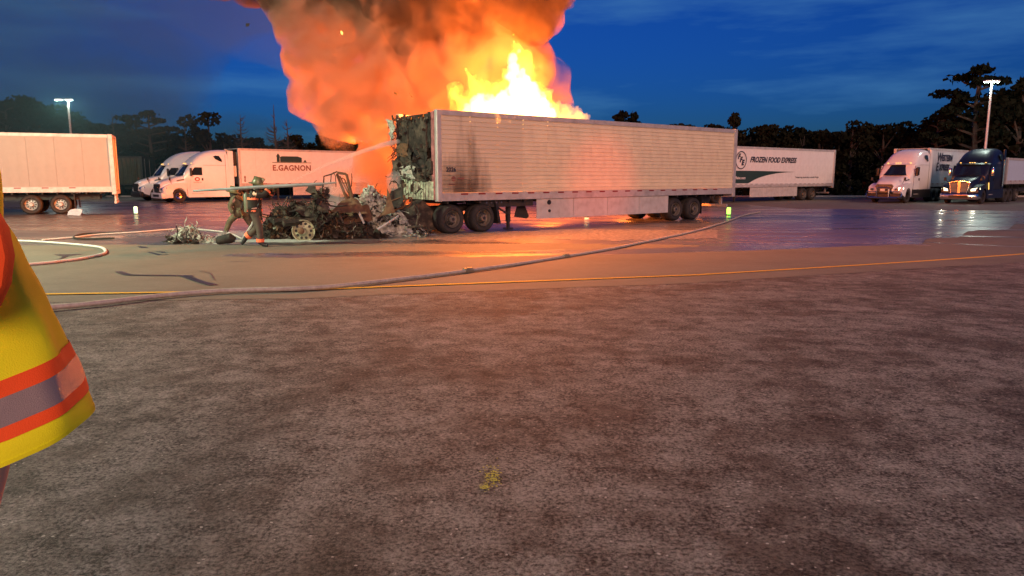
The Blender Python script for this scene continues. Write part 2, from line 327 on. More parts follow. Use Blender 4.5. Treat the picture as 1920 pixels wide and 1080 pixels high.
# dark damp marks on the dry strip
st = MB()
def blob(mb, outline, off):
    q = [G(*p) for p in outline]; c = sum(q, Vector()) / len(q)
    vs = [(c.x, c.y, gz(c.x, c.y) + off)] + [(p.x, p.y, gz(p.x, p.y) + off) for p in q]
    mb.add(vs, [(0, i + 1, (i + 1) % len(q) + 1) for i in range(len(q))])
blob(st, [(105, 489), (130, 481), (170, 476), (175, 470), (150, 467), (110, 470), (125, 473), (100, 478), (118, 482)], .014)
line_strip(st, [(222, 510), (238, 516), (250, 517), (330, 518), (362, 518)], .13, .014)
line_strip(st, [(340, 518), (372, 529), (396, 536), (408, 535)], .07, .015)
line_strip(st, [(352, 518), (380, 529), (404, 535)], .05, .016)
line_strip(st, [(262, 463), (280, 474), (300, 479), (316, 478)], .10, .017)
line_strip(st, [(266, 464), (290, 471), (310, 475)], .16, .018)
line_strip(st, [(375, 509), (395, 514), (402, 525)], .015, .015)
line_strip(st, [(430, 492), (470, 491)], .06, .015)
tag(st.build('damp_tracks', M['stain']), kind='structure')
ck = MB()
random.seed(3)
for k in range(260):
    a = random.random(); q = G(925 + random.gauss(0, 8) - a * 2, 892 + random.gauss(0, 9)) if k < 190 else G(909 + random.gauss(0, 5), 914 + random.gauss(0, 3))
    r = random.uniform(.002, .0065); n = 5
    ck.add([(q.x + math.cos(2 * PI * i / n) * r * random.uniform(.6, 1.2), q.y + math.sin(2 * PI * i / n) * r * random.uniform(.6, 1.2), gz(q.x, q.y) + .003) for i in range(n)], [tuple(range(n))])
tag(ck.build('yellow_paint_splash', M['chalk']), kind='structure')
# far pale edge of the lot
ke = MB()
for (a, b) in [((-80, 68), (110, 68))]:
    ke.box((a[0], a[1], 0.0), (b[0], b[1] + .3, .14))
tag(ke.build('far_kerb', M['kerb']), kind='structure')
tv = MB(); tv.add([(-700, 68.3, .10), (700, 68.3, .10), (700, 400, .5), (-700, 400, .5)], [(0, 1, 2, 3)])
tag(tv.build('rough_verge_ground', mat('leaf_litter', (.035, .032, .022), .95, 0, .5, .6)), kind='structure')


# ------------------------------------------------------------------ wheels
def tyre_mesh(w=.28, r=.5, name='tyre'):
    mb = MB(); h = w / 2
    mb.lathe([(.29, -h * .8), (.33, -h * .98), (r * .86, -h), (r * .97, -h * .82), (r, -h * .5), (r, -h * .18), (r * .975, -h * .15), (r * .975, -h * .05), (r, 0), (r, h * .5), (r * .97, h * .82), (r * .86, h), (.33, h * .98), (.29, h * .8), (.28, 0), (.29, -h * .8)], 28, cap=False)
    return mb.mesh(name, M['rubber'], True)
def rim_mesh(m, holes=10, dish=.09, w=.28, hub=.10, name='rim', dark=False):   # outer face looks towards -y
    mb = MB(); h = w / 2
    mb.lathe([(.295, -h * .9), (.285, -h * .98), (.265, -h * .9), (.25, -h * .5), (.225, dish - h), (.12, dish - h - .02), (hub, dish - h - .05), (hub, dish - h - .16), (hub * .8, dish - h - .19), (0.0, dish - h - .19)], 28, cap=False)
    if dark: mb.lathe([(.20, dish - h - .012), (.19, dish - h - .03), (.12, dish - h - .05), (.115, dish - h - .18), (0, dish - h - .20)], 20, mi=1, cap=False)
    for k in range(holes):
        a = 2 * PI * k / holes; c = Vector((math.cos(a) * .19, dish - h - .010, math.sin(a) * .19))
        mb.lathe([(.038, .004), (.036, -.012), (0.0, -.010)], 8, org=c, mi=1)
        a += PI / holes; c = Vector((math.cos(a) * .14, dish - h - .02, math.sin(a) * .14)); mb.lathe([(.014, 0), (.014, -.035), (0, -.037)], 6, org=c)
    return mb.mesh(name, [m, M['plastic']], True)
TY, TYD = tyre_mesh(), tyre_mesh(.60, name='dual_tyre')
RIM_W, RIM_A, RIM_S = rim_mesh(M['alu_dull']), rim_mesh(M['chrome']), rim_mesh(M['steel'])
RIM_DEEP = rim_mesh(mat('dull_rim', (.20, .18, .15), .45, .4, .3, 6), dish=.17, w=.60, hub=.13, name='rim', dark=True)
RIM_B = rim_mesh(M['burnt_rim'], dish=.05, w=.28, hub=.085, name='rim')
def wheel(parent, x, y, side, me_t=TY, me_r=RIM_W, r=.5):   # side -1 faces local -y
    w = inst('wheel', me_t, parent, (x, y, r), (0, 0, 0 if side < 0 else PI)); inst('rim', me_r, w); return w

# ------------------------------------------------------------------ box trailers
def make_trailer(name, label, cat, org, ang, L=16.15, W=2.6, z0=1.12, z1=4.1, mside=None, mrail=None, ribs=0, nref=14, group=None, panels=13, tandem=2.6, rimm=RIM_DEEP, skirt=None, roof=True, rear=True, gear=True, gapx=0.0):
    mside = mside or M['white']; mrail = mrail or M['alu_dull']
    t = thing(name, label, cat, org, ang, group)
    pw = (L - .30) / panels
    def panel(wd):
        mb = MB()
        if ribs:
            zs = []; z = z0 + .28; step = (z1 - .16 - z) / ribs; prof = [(0, z)]
            for i in range(ribs):
                a = z + step * i
                prof += [(0, a + step * .80), (-.030, a + step * .83), (-.030, a + step * .90), (0, a + step * .96)]
            prof.append((0, z1 - .16))
            vs = []
            for (yy, zz) in prof: vs += [(.006, yy, zz), (wd - .006, yy, zz)]
            mb.add(vs, [(2 * i, 2 * i + 1, 2 * i + 3, 2 * i + 2) for i in range(len(prof) - 1)])
            mb.box((wd - .006, -.004, z), (wd + .006, .02, z1 - .16))
        else:
            mb.box((.004, 0, z0 + .26), (wd - .004, .02, z1 - .14))
            for k in range(1, 3): mb.box((wd * k / 3 - .01, -.004, z0 + .28), (wd * k / 3 + .01, 0.0, z1 - .16))
        return mb
    pm = panel(pw).mesh('side_panel', mside)
    for i in range(panels): inst('side_panel', pm, t, (.15 + pw * i, 0, 0))
    far = MB(); far.box((.1, W - .03, z0 + .1), (L - .1, W, z1 - .1)); far.build('far_wall', mside, t)
    fl = MB(); fl.box((.05, .03, z0 + .02), (L - .05, W - .03, z0 + .16))
    for i in range(24): fl.box((.4 + i * (L - .8) / 23.5, .06, z0 - .10), (.46 + i * (L - .8) / 23.5, W - .06, z0 + .02))
    fl.build('floor', M['steel'], t)
    if roof:
        rf = MB(); rf.box((.05, .03, z1 - .05), (L - .05, W - .03, z1 - .01)); rf.build('roof', mside, t)
    tr = MB(); tr.box((.02, -.03, z1 - .16), (L - .02, .05, z1)); tr.box((.02, W - .05, z1 - .16), (L - .02, W + .03, z1)); tr.build('top_rail', mrail, t)
    br = MB(); br.box((.02, -.035, z0), (L - .02, .04, z0 + .27)); br.box((.02, W - .04, z0), (L - .02, W + .03, z0 + .27))
    for i in range(int(L / .6)): br.box((.3 + i * .6, -.042, z0 + .06), (.33 + i * .6, -.035, z0 + .09))
    br.build('bottom_rail', mrail, t)
    for y_ in (-.045, W - .175):
        pc = MB(); pc.rbox((-.03, y_, z0 - .02), (.16, y_ + .205, z1 + .01), .03); pc.build('corner_post', mrail, t)
    rm = MB(); rm.box((0, -.043, z0 + .2), (.30, -.036, z0 + .25)); rme = rm.mesh('reflector', M['red'])
    for i in range(nref): inst('reflector', rme, t, (.9 + i * (L - 1.8) / nref, 0, 0))
    if rear:
        fr = MB(); fr.rbox((L - .16, -.05, z0 - .14), (L + .06, .14, z1 + .02), .02); fr.rbox((L - .16, W - .14, z0 - .14), (L + .06, W + .05, z1 + .02), .02); fr.box((L - .15, .14, z1 - .12), (L + .05, W - .14, z1 + .015)); fr.box((L - .15, .14, z0 - .13), (L + .05, W - .14, z0 + .05)); fr.build('rear_frame', mrail, t)
        for k in (0, 1):
            d = MB(); y0 = .15 + k * (W - .3) / 2; d.box((L - .02, y0 + .005, z0 + .06), (L + .03, y0 + (W - .3) / 2 - .01, z1 - .13)); dd = d.build('door', mside, t)
            h = MB(); h.tube([(L + .06, y0 + .4, z0 + .1), (L + .06, y0 + .4, z1 - .2)], .018, 6); h.build('lock_rod', M['alu_dull'], dd)
        g = MB(); g.box((L - .1, .3, .5), (L, W - .3, .62)); g.box((L - .1, .6, .6), (L - .02, .72, z0)); g.box((L - .1, W - .72, .6), (L - .02, W - .6, z0)); g.build('underride_guard', mrail, t)
    # running gear
    b = MB(); b.box((L - tandem - 2.6, .75, .72), (L - .8, .9, 1.0)); b.box((L - tandem - 2.6, W - .9, .72), (L - .8, W - .75, 1.0))
    for dx in (0, 1.3): b.tube([(L - tandem - dx, .2, .5), (L - tandem - dx, W - .2, .5)], .07, 8); b.box((L - tandem - dx - .12, .55, .45), (L - tandem - dx + .12, .75, .8))
    b.build('bogie', M['steel'], t)
    for dx in (0, 1.3):
        wheel(t, L - tandem - dx, .32, -1, TYD, rimm); wheel(t, L - tandem - dx, W - .32, 1, TYD, rimm)
    for y_ in (.1, W - .65):
        f = MB(); f.box((L - tandem + .62, y_, .25), (L - tandem + .64, y_ + .55, z0)); f.build('mud_flap', M['plastic'], t)
    if gear:
        for yy in (.45, W - .6):
            g = MB(); x = 3.3; g.box((x, yy, .30), (x + .14, yy + .13, z0)); g.box((x + .02, yy + .02, .06), (x + .12, yy + .11, .30)); g.box((x - .08, yy - .06, .03), (x + .22, yy + .19, .07)); g.tube([(x + .1, yy, z0 - .1), (x + .9, yy, z0)], .03, 6); g.tube([(x + .05, yy, .55), (x - 1.0, yy, z0)], .035, 6); g.build('landing_leg', M['steel'], t)
    if skirt:
        a, b_ = skirt; n = max(1, round((b_ - a) / 2.0)); w = (b_ - a) / n
        sk = MB(); sk.prism([(.0, .38), (w - .02, .38), (w - .02, z0 - .01), (.0, z0 - .01)], .04, .06); me = sk.mesh('skirt_panel', M['skirt'])
        for i in range(n): inst('skirt_panel', me, t, (a + i * w, 0, 0))
    return t
def letters(t, body, size, m, x, z, y=-.03, name='lettering', **kw):
    me = text_mesh(body, size, m, **kw); o = inst(name, me, t, (x, y, z), (R(90), 0, 0)); return o

P0 = Vector((-2.46, 24.0, 0)); ANG = math.atan2(10.5, 13.16); U = Vector((math.cos(ANG), math.sin(ANG), 0)); NV = Vector((-U.y, U.x, 0))
burn = make_trailer('burning_trailer', 'ribbed silver refrigerated trailer with its charred front end and burning roof', 'trailer', P0, ANG, L=16.6, mside=M['alu'], ribs=17, skirt=(4.35, 11.9), tandem=2.9, panels=14, nref=20, roof=False, rimm=RIM_DEEP)
# scorched first panels
sc = bpy.data.materials.new('scorched_aluminium'); sc.use_nodes = True
def scorch():
    t = sc.node_tree; b = t.nodes['Principled BSDF']; b.inputs['Roughness'].default_value = .5; b.inputs['Metallic'].default_value = .35
    g = N(t, 'ShaderNodeTexCoord'); mp = N(t, 'ShaderNodeMapping'); mp.inputs['Scale'].default_value = (1.5, 1, .38); L_ = t.links.new
    L_(g.outputs['Object'], mp.inputs[0]); n = N(t, 'ShaderNodeTexNoise', Scale=1.5, Detail=5.0, Roughness=.55); L_(mp.outputs[0], n.inputs['Vector'])
    s = N(t, 'ShaderNodeSeparateXYZ'); L_(g.outputs['Object'], s.inputs[0])
    z = N(t, 'ShaderNodeMapRange'); z.inputs[1].default_value = 3.3; z.inputs[2].default_value = 1.7; z.inputs[3].default_value = -.30; z.inputs[4].default_value = .10; L_(s.outputs['Z'], z.inputs[0])
    d = N(t, 'ShaderNodeMath', operation='SUBTRACT'); L_(s.outputs['X'], d.inputs[0]); d.inputs[1].default_value = 1.05
    ab = N(t, 'ShaderNodeMath', operation='ABSOLUTE'); L_(d.outputs[0], ab.inputs[0])
    x = N(t, 'ShaderNodeMapRange'); x.inputs[1].default_value = .3; x.inputs[2].default_value = 1.7; x.inputs[3].default_value = .22; x.inputs[4].default_value = -.40; L_(ab.outputs[0], x.inputs[0])
    a = N(t, 'ShaderNodeMath', operation='ADD'); L_(n.outputs[0], a.inputs[0]); L_(z.outputs[0], a.inputs[1])
    a2 = N(t, 'ShaderNodeMath', operation='ADD'); L_(a.outputs[0], a2.inputs[0]); L_(x.outputs[0], a2.inputs[1])
    r = N(t, 'ShaderNodeMapRange'); r.inputs[1].default_value = .36; r.inputs[2].default_value = .82; r.inputs[4].default_value = .92; L_(a2.outputs[0], r.inputs[0])
    m = N(t, 'ShaderNodeMix', data_type='RGBA'); L_(r.outputs[0], m.inputs[0]); m.inputs[6].default_value = (.80, .70, .50, 1); m.inputs[7].default_value = (.13, .085, .05, 1); L_(m.outputs[2], b.inputs['Base Color'])
scorch()
pan = [c for c in burn.children if c.name.startswith('side_panel')]; pan.sort(key=lambda c: c.location.x)
for c in pan[:3]:
    me2 = c.data.copy(); me2.materials[0] = sc
    for v in me2.vertices: v.co.x += c.location.x
    c.location.x = 0; c.data = me2; c['label'] = 'soot-scorched ribbed side panel'
rf = MB(); rf.box((9.5, .03, 4.05), (16.5, 2.57, 4.09)); rf.build('roof', M['alu_dull'], burn)
random.seed(5)
cr = MB()   # buckled remains of the roof
for i in range(60):
    x = random.uniform(.8, 9.4); y = random.uniform(.8, 1.8); a = random.uniform(.15, .5); mx = Matrix.Translation((x, y, random.uniform(3.4, 3.75))) @ Euler((random.uniform(-.7, .7), random.uniform(-.7, .7), random.uniform(0, 3))).to_matrix().to_4x4()
    cr.box((-a, -a * .4, 0), (a, a * .4, .01), mx=mx)
tag(cr.build('collapsed_roof_sheets', M['char_dark'], burn), kind='stuff')
letters(burn, '2026', .20, M['dkblue'], .32, 2.10, offset=.006)
e = MB(); e.lathe([(.09, 0), (.09, -.006), (0, -.006)], 16, org=(.62, -.02, 1.86)); e.box((.42, -.03, 1.66), (.66, -.022, 1.70)); e.box((.8, -.03, 1.84), (1.05, -.022, 1.90)); e.build('badge', M['brown'], burn)
# charred front wall and refrigeration unit
fw = MB(); fw.box((.06, .1, 1.12), (.12, 2.5, 4.02)); fw.build('front_wall', M['char'], burn)
hp = MB()
for i in range(14):
    hp.rbox((-.09, .14 + i * .165, 1.16), (.05, .265 + i * .165, 1.74 + random.uniform(-.03, .22)), .012)
hp.build('ribbed_foam_panel', M['foam_panel'], burn)
def bent_plate(mb, x0, y0, z0, w, h, amp, seed, d=.02, n=7):
    vs = []
    for s_ in (0, d):
        for j in range(n + 1):
            for i in range(n + 1):
                yy = y0 + w * i / n; zz = z0 + h * j / n; q = Vector((yy * 2.1, zz * 2.1, seed))
                e_ = (noise.noise(q * 1.3) + .5 * noise.noise(q * 4)) * amp
                edge = (noise.noise(q * 1.2 + Vector((9, 9, 9))) * .10) if i in (0, n) or j in (0, n) else 0
                vs.append((x0 - abs(e_) - s_, yy + edge, zz + edge))
    k = (n + 1) ** 2; fs = []
    for o in (0, k):
        fs += [(o + j * (n + 1) + i, o + j * (n + 1) + i + 1, o + (j + 1) * (n + 1) + i + 1, o + (j + 1) * (n + 1) + i) for j in range(n) for i in range(n)]
    mb.add(vs, fs)
plates = [(-.02, .40, 3.02, 1.15, .92, .10, 1, 'char_dark'), (-.02, 1.66, 2.95, .80, .95, .22, 2, 'char'), (-.02, .45, 2.15, .95, .80, .25, 3, 'char_dark'), (-.04, 1.35, 2.20, 1.05, .72, .30, 4, 'char'), (-.06, 1.2, 1.85, 1.15, .45, .34, 5, 'ash'),
          (-.05, .35, 1.80, .85, .40, .25, 6, 'char'), (-.02, .30, 2.9, .14, 1.1, .05, 7, 'char_dark'), (-.2, 2.15, 1.75, .35, .7, .25, 8, 'char'), (-.25, 2.2, 3.2, .35, .7, .25, 9, 'ash'), (-.03, .24, 1.75, .28, .8, .18, 10, 'char'), (-.1, 1.65, 2.62, .7, .4, .2, 11, 'rust')]
for (a, b, c, d, e_, f_, s_, mm) in plates:
    mb = MB(); bent_plate(mb, a, b, c, d, e_, f_, s_); mb.build('burnt_panel', M[mm], burn)
un = MB(); un.rbox((-.13, .50, 2.75), (-.0, 1.62, 3.9), .04); un.rbox((-.12, 1.70, 2.2), (-.0, 2.35, 3.85), .05); un.rbox((-.14, .55, 1.85), (0, 1.6, 2.15), .04); un.rbox((-.16, .16, 2.0), (-.02, .42, 2.45), .05)
un.build('refrigeration_unit', M['char'], burn, smooth=True)
tg = MB()
for i in range(46):
    y = random.choice([random.uniform(2.2, 2.6), random.uniform(.2, 2.5)]); z = random.uniform(1.4, 4.05); p = Vector((-.08 - random.random() * .2, y, z)); pts = [p]
    for k in range(4): p = p + Vector((random.uniform(-.09, .05), random.uniform(-.09, .14), random.uniform(-.14, .05))); pts.append(p)
    tg.tube(pts, random.uniform(.006, .02), 5)
for i in range(90):
    y = random.uniform(.15, 2.65); z = random.choice([random.uniform(1.6, 2.4), random.uniform(3.75, 3.98), random.uniform(1.2, 3.9)]); a = random.uniform(.02, .08)
    mx = Matrix.Translation((-.12 - random.random() * .2, y, z)) @ Euler([random.uniform(-2, 2) for _ in range(3)]).to_matrix().to_4x4(); tg.box((-a, -a, 0), (a, a * .6, .006), mx=mx)
tag(tg.build('torn_wiring_and_scraps', M['char'], burn), kind='stuff')
cp = MB(); cp.rbox((-.07, .10, 1.15), (-.035, .26, 4.05), .01); cp.build('corner_strip', M['redpost'], burn)
for (gx, gz_, gr) in ((4.95, .98, .09), (4.97, .66, .055)):
    gl = MB(); gl.lathe([(gr, 0), (gr, -.03), (gr * .5, -.035), (0, -.035)], 14, org=(gx, .035, gz_)); gl.build('gladhand_port', M['plastic'], burn)
lb = MB(); lb.box((1.9, .2, .86), (4.3, .3, 1.12)); lb.box((1.6, .6, .95), (4.4, .7, 1.12))
for i in range(4): lb.lathe([(.035, 0), (.035, -.02), (0, -.02)], 8, org=(2.15 + i * .22, .2, 1.02), mi=1)
lb.build('slider_rail', [M['steel'], M['chrome']], burn)
tk = MB(); tk.prism([(3.75, .45), (4.35, .36), (4.45, .45), (4.15, 1.05), (3.95, 1.05)], .6, .64); tk.build('support_bracket', M['steel'], burn)

# the other trailers
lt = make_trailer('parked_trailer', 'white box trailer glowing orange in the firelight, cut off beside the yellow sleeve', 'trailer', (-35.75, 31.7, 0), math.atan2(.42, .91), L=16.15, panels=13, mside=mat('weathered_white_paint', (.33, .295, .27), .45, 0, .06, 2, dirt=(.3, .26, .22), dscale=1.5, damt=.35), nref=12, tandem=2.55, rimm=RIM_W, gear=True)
for c in list(lt.children):
    if c.name.startswith('mud_flap'): c.data.materials[0] = M['plastic']
gU = math.atan2(.69, .72)
gt = make_trailer('box_trailer', 'white box trailer lettered E. GAGNON under a farm drawing, behind the wreck', 'trailer', (-21.4, 57, 0), gU, tandem=2.6, skirt=(4.5, 11.5))
letters(gt, 'E.GAGNON', .62, M['brown'], 2.75, 2.40, offset=.02, spacing=1.08)
em = MB(); em.box((2.75, -.035, 3.02), (6.2, -.025, 3.06)); em.box((3.45, -.035, 3.08), (5.35, -.025, 3.42)); em.prism([(3.35, 3.42), (5.4, 3.42), (5.0, 3.55), (3.6, 3.55)], -.035, -.025)
em.box((3.16, -.035, 3.08), (3.40, -.025, 3.52)); em.prism([(3.10, 3.52), (3.46, 3.52), (3.28, 3.78)], -.035, -.025); em.prism([(5.5, 3.08), (5.8, 3.08), (5.65, 3.3)], -.035, -.025); em.build('farm_emblem', M['dkgreen'], gt)
for i, (x, z) in enumerate([(.35, 1.75), (.35, 1.5)]): letters(gt, '0' if i else '8', .3, M['brown'], x, z, offset=.01)
rfu = MB(); rfu.rbox((-.55, .35, 1.9), (-.03, 2.25, 2.75), .06, mi=0); rfu.rbox((-.5, .3, 2.78), (-.03, 2.3, 3.85), .06, mi=1); rfu.box((-.56, .9, 2.1), (-.545, 1.4, 2.3), mi=1); rfu.build('refrigeration_unit', [M['white'], M['plastic']], gt)
ft = make_trailer('food_trailer', 'pale trailer lettered FROZEN FOOD EXPRESS with a dark green swoosh', 'trailer', (14.2, 51.5, 0), math.atan2(9.7, 12.9), tandem=3.0, skirt=(4.6, 10.9), nref=22)
for c in ft.children:
    if c.name.startswith('reflector'):
        c.data.materials[0] = M['white_gloss']
letters(ft, 'FROZEN FOOD EXPRESS', .56, M['dkblue'], 4.35, 2.98, shear=.28, offset=.018, xs=.98)
letters(ft, 'www.ffeinc.com', .30, M['white'], 1.9, 1.72, shear=0, y=-.045, offset=.006)
letters(ft, 'Transporting temperature controlled freight', .19, M['steel'], 10.4, 1.80, y=-.03)
lg = MB(); cx, cz = 3.25, 3.10
for k in range(48):
    a, b = 2 * PI * k / 48, 2 * PI * (k + 1) / 48
    lg.add([(cx + math.cos(q) * r, -.03, cz + math.sin(q) * r) for q, r in ((a, .66), (b, .66), (b, .59), (a, .59))], [(0, 1, 2, 3)])
lg.build('ring_emblem', M['dkblue'], ft)
for s_, x, z in (('F', 2.83, 3.20), ('F', 3.08, 2.98), ('E', 3.30, 2.76)): letters(ft, s_, .52, M['dkblue'], x, z, shear=.28, offset=.03, name='emblem_letter')
sw = MB(); pts = [(0.18, 2.34)]; top = [(x, 2.34 - max(0, x - 5) * .012) for x in (0.18, 2, 4, 6, 8, 9.5, 10.3)]; bot = [(10.3, 2.27), (9, 2.25), (7.8, 2.16), (6.6, 2.02), (5.6, 1.84), (4.8, 1.64), (4.3, 1.42), (0.18, 1.42)]
n_ = 40
ti = lambda pl, x: interp(pl, x); bt = sorted(bot)
bt = [(x, z) for x, z in bt]
vs = []
for i in range(n_ + 1):
    x = .18 + (10.3 - .18) * i / n_; zb = interp([(0.18, 1.42), (4.3, 1.42), (4.8, 1.62), (5.6, 1.84), (6.6, 2.02), (7.8, 2.16), (9, 2.24), (10.3, 2.27)], x); vs += [(x, -.024, zb), (x, -.024, interp(top, x))]
sw.add(vs, [(2 * i, 2 * i + 2, 2 * i + 3, 2 * i + 1) for i in range(n_)]); sw.build('green_swoosh', M['dkgreen'], ft)
wt = make_trailer('express_trailer', 'pale trailer lettered WESTERN EXPRESS behind the white sleeper cab', 'trailer', (32.3, 56.45, 0), math.atan2(.65, .76), mside=mat('grey_blue_trailer_paint', (.50, .52, .56), .4, 0, .05, 3), tandem=3)
letters(wt, 'ESTERN', .66, M['dkblue'], 2.62, 3.16, shear=.12, offset=.03); letters(wt, 'XPRESS', .66, M['dkblue'], 2.18, 2.42, shear=.12, offset=.03)
letters(wt, 'W', .98, M['dkblue'], 1.62, 3.10, shear=.12, offset=.02, y=-.034); letters(wt, 'E', .9, M['dkblue'], 1.55, 2.38, shear=.12, offset=.02, y=-.034)
bt_ = make_trailer('low_trailer', 'low pale blue box trailer coupled behind the navy tractor', 'trailer', (37.1, 54.5, 0), math.atan2(.65, .76), L=13, z0=1.35, z1=3.3, mside=mat('pale_blue_paint', (.45, .55, .70), .4, 0, .05, 3), tandem=9.9, nref=10)
# olive curtain-sided trailer
ct = make_trailer('curtain_trailer', 'dark olive trailer with a sagging pleated curtain, left of the white cabs', 'trailer', (-48.5, 66.5, 0), R(6), L=14, z1=3.75, mside=M['tarp'], mrail=M['steel'], panels=7, nref=0, rimm=RIM_S)
cm = MB(); vs = []; nx, nz = 260, 6
for j in range(nz + 1):
    for i in range(nx + 1):
        x = .2 + 13.4 * i / nx; z = 1.25 + 2.3 * j / nz; sag = .10 * math.sin(j / nz * PI)
        vs.append((x + sag * 2 * math.sin(x * .7), -.10 - .055 * math.sin(x * 17 + 2 * math.sin(x * 1.3)) - sag * .3, z))
cm.add(vs, [(j * (nx + 1) + i, j * (nx + 1) + i + 1, (j + 1) * (nx + 1) + i + 1, (j + 1) * (nx + 1) + i) for j in range(nz) for i in range(nx)]); cm.build('curtain', M['tarp'], ct, smooth=True)

# ------------------------------------------------------------------ tractors
def sect(x, w, top, bot, tw=.93, rt=.28, bulge=0):
    z = lambda f: bot + (top - bot) * f
    half = [(w * .96, bot), (w, bot + .08), (w, min(top - rt - .02, 2.45) if top > 2.9 else top - rt - (top - bot) * .2), (w * tw, top - rt), (w * tw - rt * .35, top - rt * .42), (w * tw - rt * .95, top - rt * .10), (w * tw * .45, top - .005), (0, top)]
    pts = [(x, y, zz) for y, zz in half] + [(x, -y, zz) for y, zz in reversed(half[:-1])]
    return pts
def make_tractor(name, label, org, head, paint, style='aero', skirt=None, rims=RIM_A, lit=False, lens=None, bull=False, group=None):
    t = thing(name, label, 'truck', org, math.atan2(head[1], head[0]), group)
    skirt = skirt or paint
    cab = MB(); secs = []
    for x, tp, w in [(-1.98, 1.98, 1.06), (-2.15, 2.20, 1.12), (-2.45, 2.54, 1.17), (-2.80, 2.92, 1.20), (-3.1, 3.22, 1.2), (-3.5, 3.50, 1.2), (-4.0, 3.73, 1.2), (-4.6, 3.88, 1.2), (-5.2, 3.95, 1.2), (-5.85, 3.96, 1.2)]:
        secs.append(sect(x, w, tp, .95, tw=1 - .10 * max(0, (tp - 2.2) / 1.8), rt=min(.42, .12 + (tp - 1.9) * .2)))
    cab.loft(secs); cab.build('cab', paint, t, smooth=True)
    for y_ in (1.10, -1.17):
        sf = MB(); sf.prism([(-5.86, .98), (-5.86, 3.9), (-6.35, 3.86), (-6.35, 1.0)], y_, y_ + .07); sf.build('side_extender', paint, t)
    hood = MB(); hs = []
    for x, tp, w, b_ in [(-.10, 1.30, .60, .80), (-.16, 1.42, .66, .78), (-.45, 1.58, .74, .75), (-.9, 1.72, .84, .75), (-1.45, 1.85, .96, .75), (-2.0, 1.97, 1.10, .75)]: hs.append(sect(x, w, tp, b_, tw=.94, rt=.20))
    hood.loft(hs); hood.build('hood', paint, t, smooth=True)
    for s in (1, -1):
        f = MB(); arc = [(-1.45 + math.cos(a) * .64, .50 + math.sin(a) * .64) for a in [R(-5 + 190 * k / 14) for k in range(15)]]
        outer = [(-.80, .45), (-.30, .60), (-.16, .80), (-.16, 1.02), (-.34, 1.18), (-.75, 1.34), (-1.25, 1.42), (-1.9, 1.46), (-2.15, 1.46), (-2.15, .45)]
        # ring of quads between the outer shell and the wheel arch
        def near_arc(p): return min(arc, key=lambda q: (q[0] - p[0]) ** 2 + (q[1] - p[1]) ** 2)
        poly = outer + arc[::-1]
        y0, y1 = (.62, 1.235)
        bm = bmesh.new(); vb = [bm.verts.new((p[0], s * y1 - (s * .10 if p[0] > -.3 else 0), p[1])) for p in poly]; va = [bm.verts.new((p[0], s * y0, p[1])) for p in poly]
        fc = bm.faces.new(vb); fa = bm.faces.new(va)
        for i in range(len(poly)): j = (i + 1) % len(poly); bm.faces.new((vb[i], vb[j], va[j], va[i]))
        bmesh.ops.bevel(bm, geom=[e for e in fc.edges if e.verts[0].co.z > .55], offset=.05, segments=2, affect='EDGES')
        bmesh.ops.triangulate(bm, faces=[f_ for f_ in bm.faces if len(f_.verts) > 4]); bm.verts.index_update()
        f.add([v.co.copy() for v in bm.verts], [tuple(v.index for v in q.verts) for q in bm.faces]); bm.free()
        f.build('fender', paint, t)
    bpr = MB(); bpr.rbox((-.50, -1.20, .30), (.02, 1.20, .72), .07); bpr.rbox((-.95, .98, .34), (-.42, 1.22, .66), .05); bpr.rbox((-.95, -1.22, .34), (-.42, -.98, .66), .05)
    b = bpr.build('bumper', M['chrome'] if style == 'classic' else (paint if style == 'white_bumper' else M['plastic']), t, smooth=True)
    ib = MB(); ib.rbox((.0, -.62, .42), (.035, .62, .60), .012); ib.build('bumper_intake', M['plastic'], b)
    # grille
    if style == 'classic':
        g = MB(); 
        for s in (1, -1): g.prism([(s * .10, .78), (s * .46, .78), (s * .58, 1.50), (s * .10, 1.56)], -.10, -.03, axis='x')
        gg = g.build('grille', M['steel'], t); c = MB()
        c.tube([(-.01, -.50, .76), (-.01, -.64, 1.52), (-.03, 0, 1.60), (-.01, .64, 1.52), (-.01, .50, .76), (-.01, -.5, .76)], .035, 6); c.box((-.05, -.09, .76), (.02, .09, 1.56)); c.build('grille_surround', M['chrome'], gg)
        for k in range(8):
            q = MB(); z = .84 + k * .085; ww = .47 + (z - .78) * .15; q.box((-.03, .11, z), (-.015, ww, z + .022)); q.box((-.03, -ww, z), (-.015, -.11, z + .022)); q.build('grille_bar', M['alu_dull'], gg)
    else:
        g = MB(); g.prism([(-.46, .74), (.46, .74), (.62, 1.22), (.52, 1.36), (-.52, 1.36), (-.62, 1.22)], -.16, -.05, axis='x'); gg = g.build('grille', M['plastic'], t)
        for k in range(5):
            q = MB(); z = .82 + k * .10; ww = .48 + (z - .78) * .28; q.box((-.06, -ww, z), (-.035, ww, z + .025)); q.build('grille_bar', M['chrome'], gg)
    for s in (1, -1):
        h = MB(); h.loft([[(-.10, s * .72, .90), (-.08, s * .74, 1.05), (-.12, s * .95, 1.10), (-.14, s * 1.0, .92)], [(-.42, s * 1.14, 1.0), (-.42, s * 1.16, 1.13), (-.44, s * 1.20, 1.17), (-.44, s * 1.245, 1.03)]])
        h.build('headlight', M['headlight'] if lit else (lens or M['chrome']), t)
        w = MB(); w.lathe([(.045, 0), (.05, .02), (0, .03)], 8, axis='x', org=(-.05, s * .95, .5)); w.build('fog_lamp', M['chrome'], t)
    # windscreen
    ws = MB(); n = 12; m_ = 5; vs = []
    for j in range(m_ + 1):
        for i in range(n + 1):
            s = -1 + 2 * i / n; v = j / m_; vs.append((-1.88 - .80 * v - .30 * s * s + .10 - .04, s * (1.10 - .02 * v), 1.99 + .80 * v))
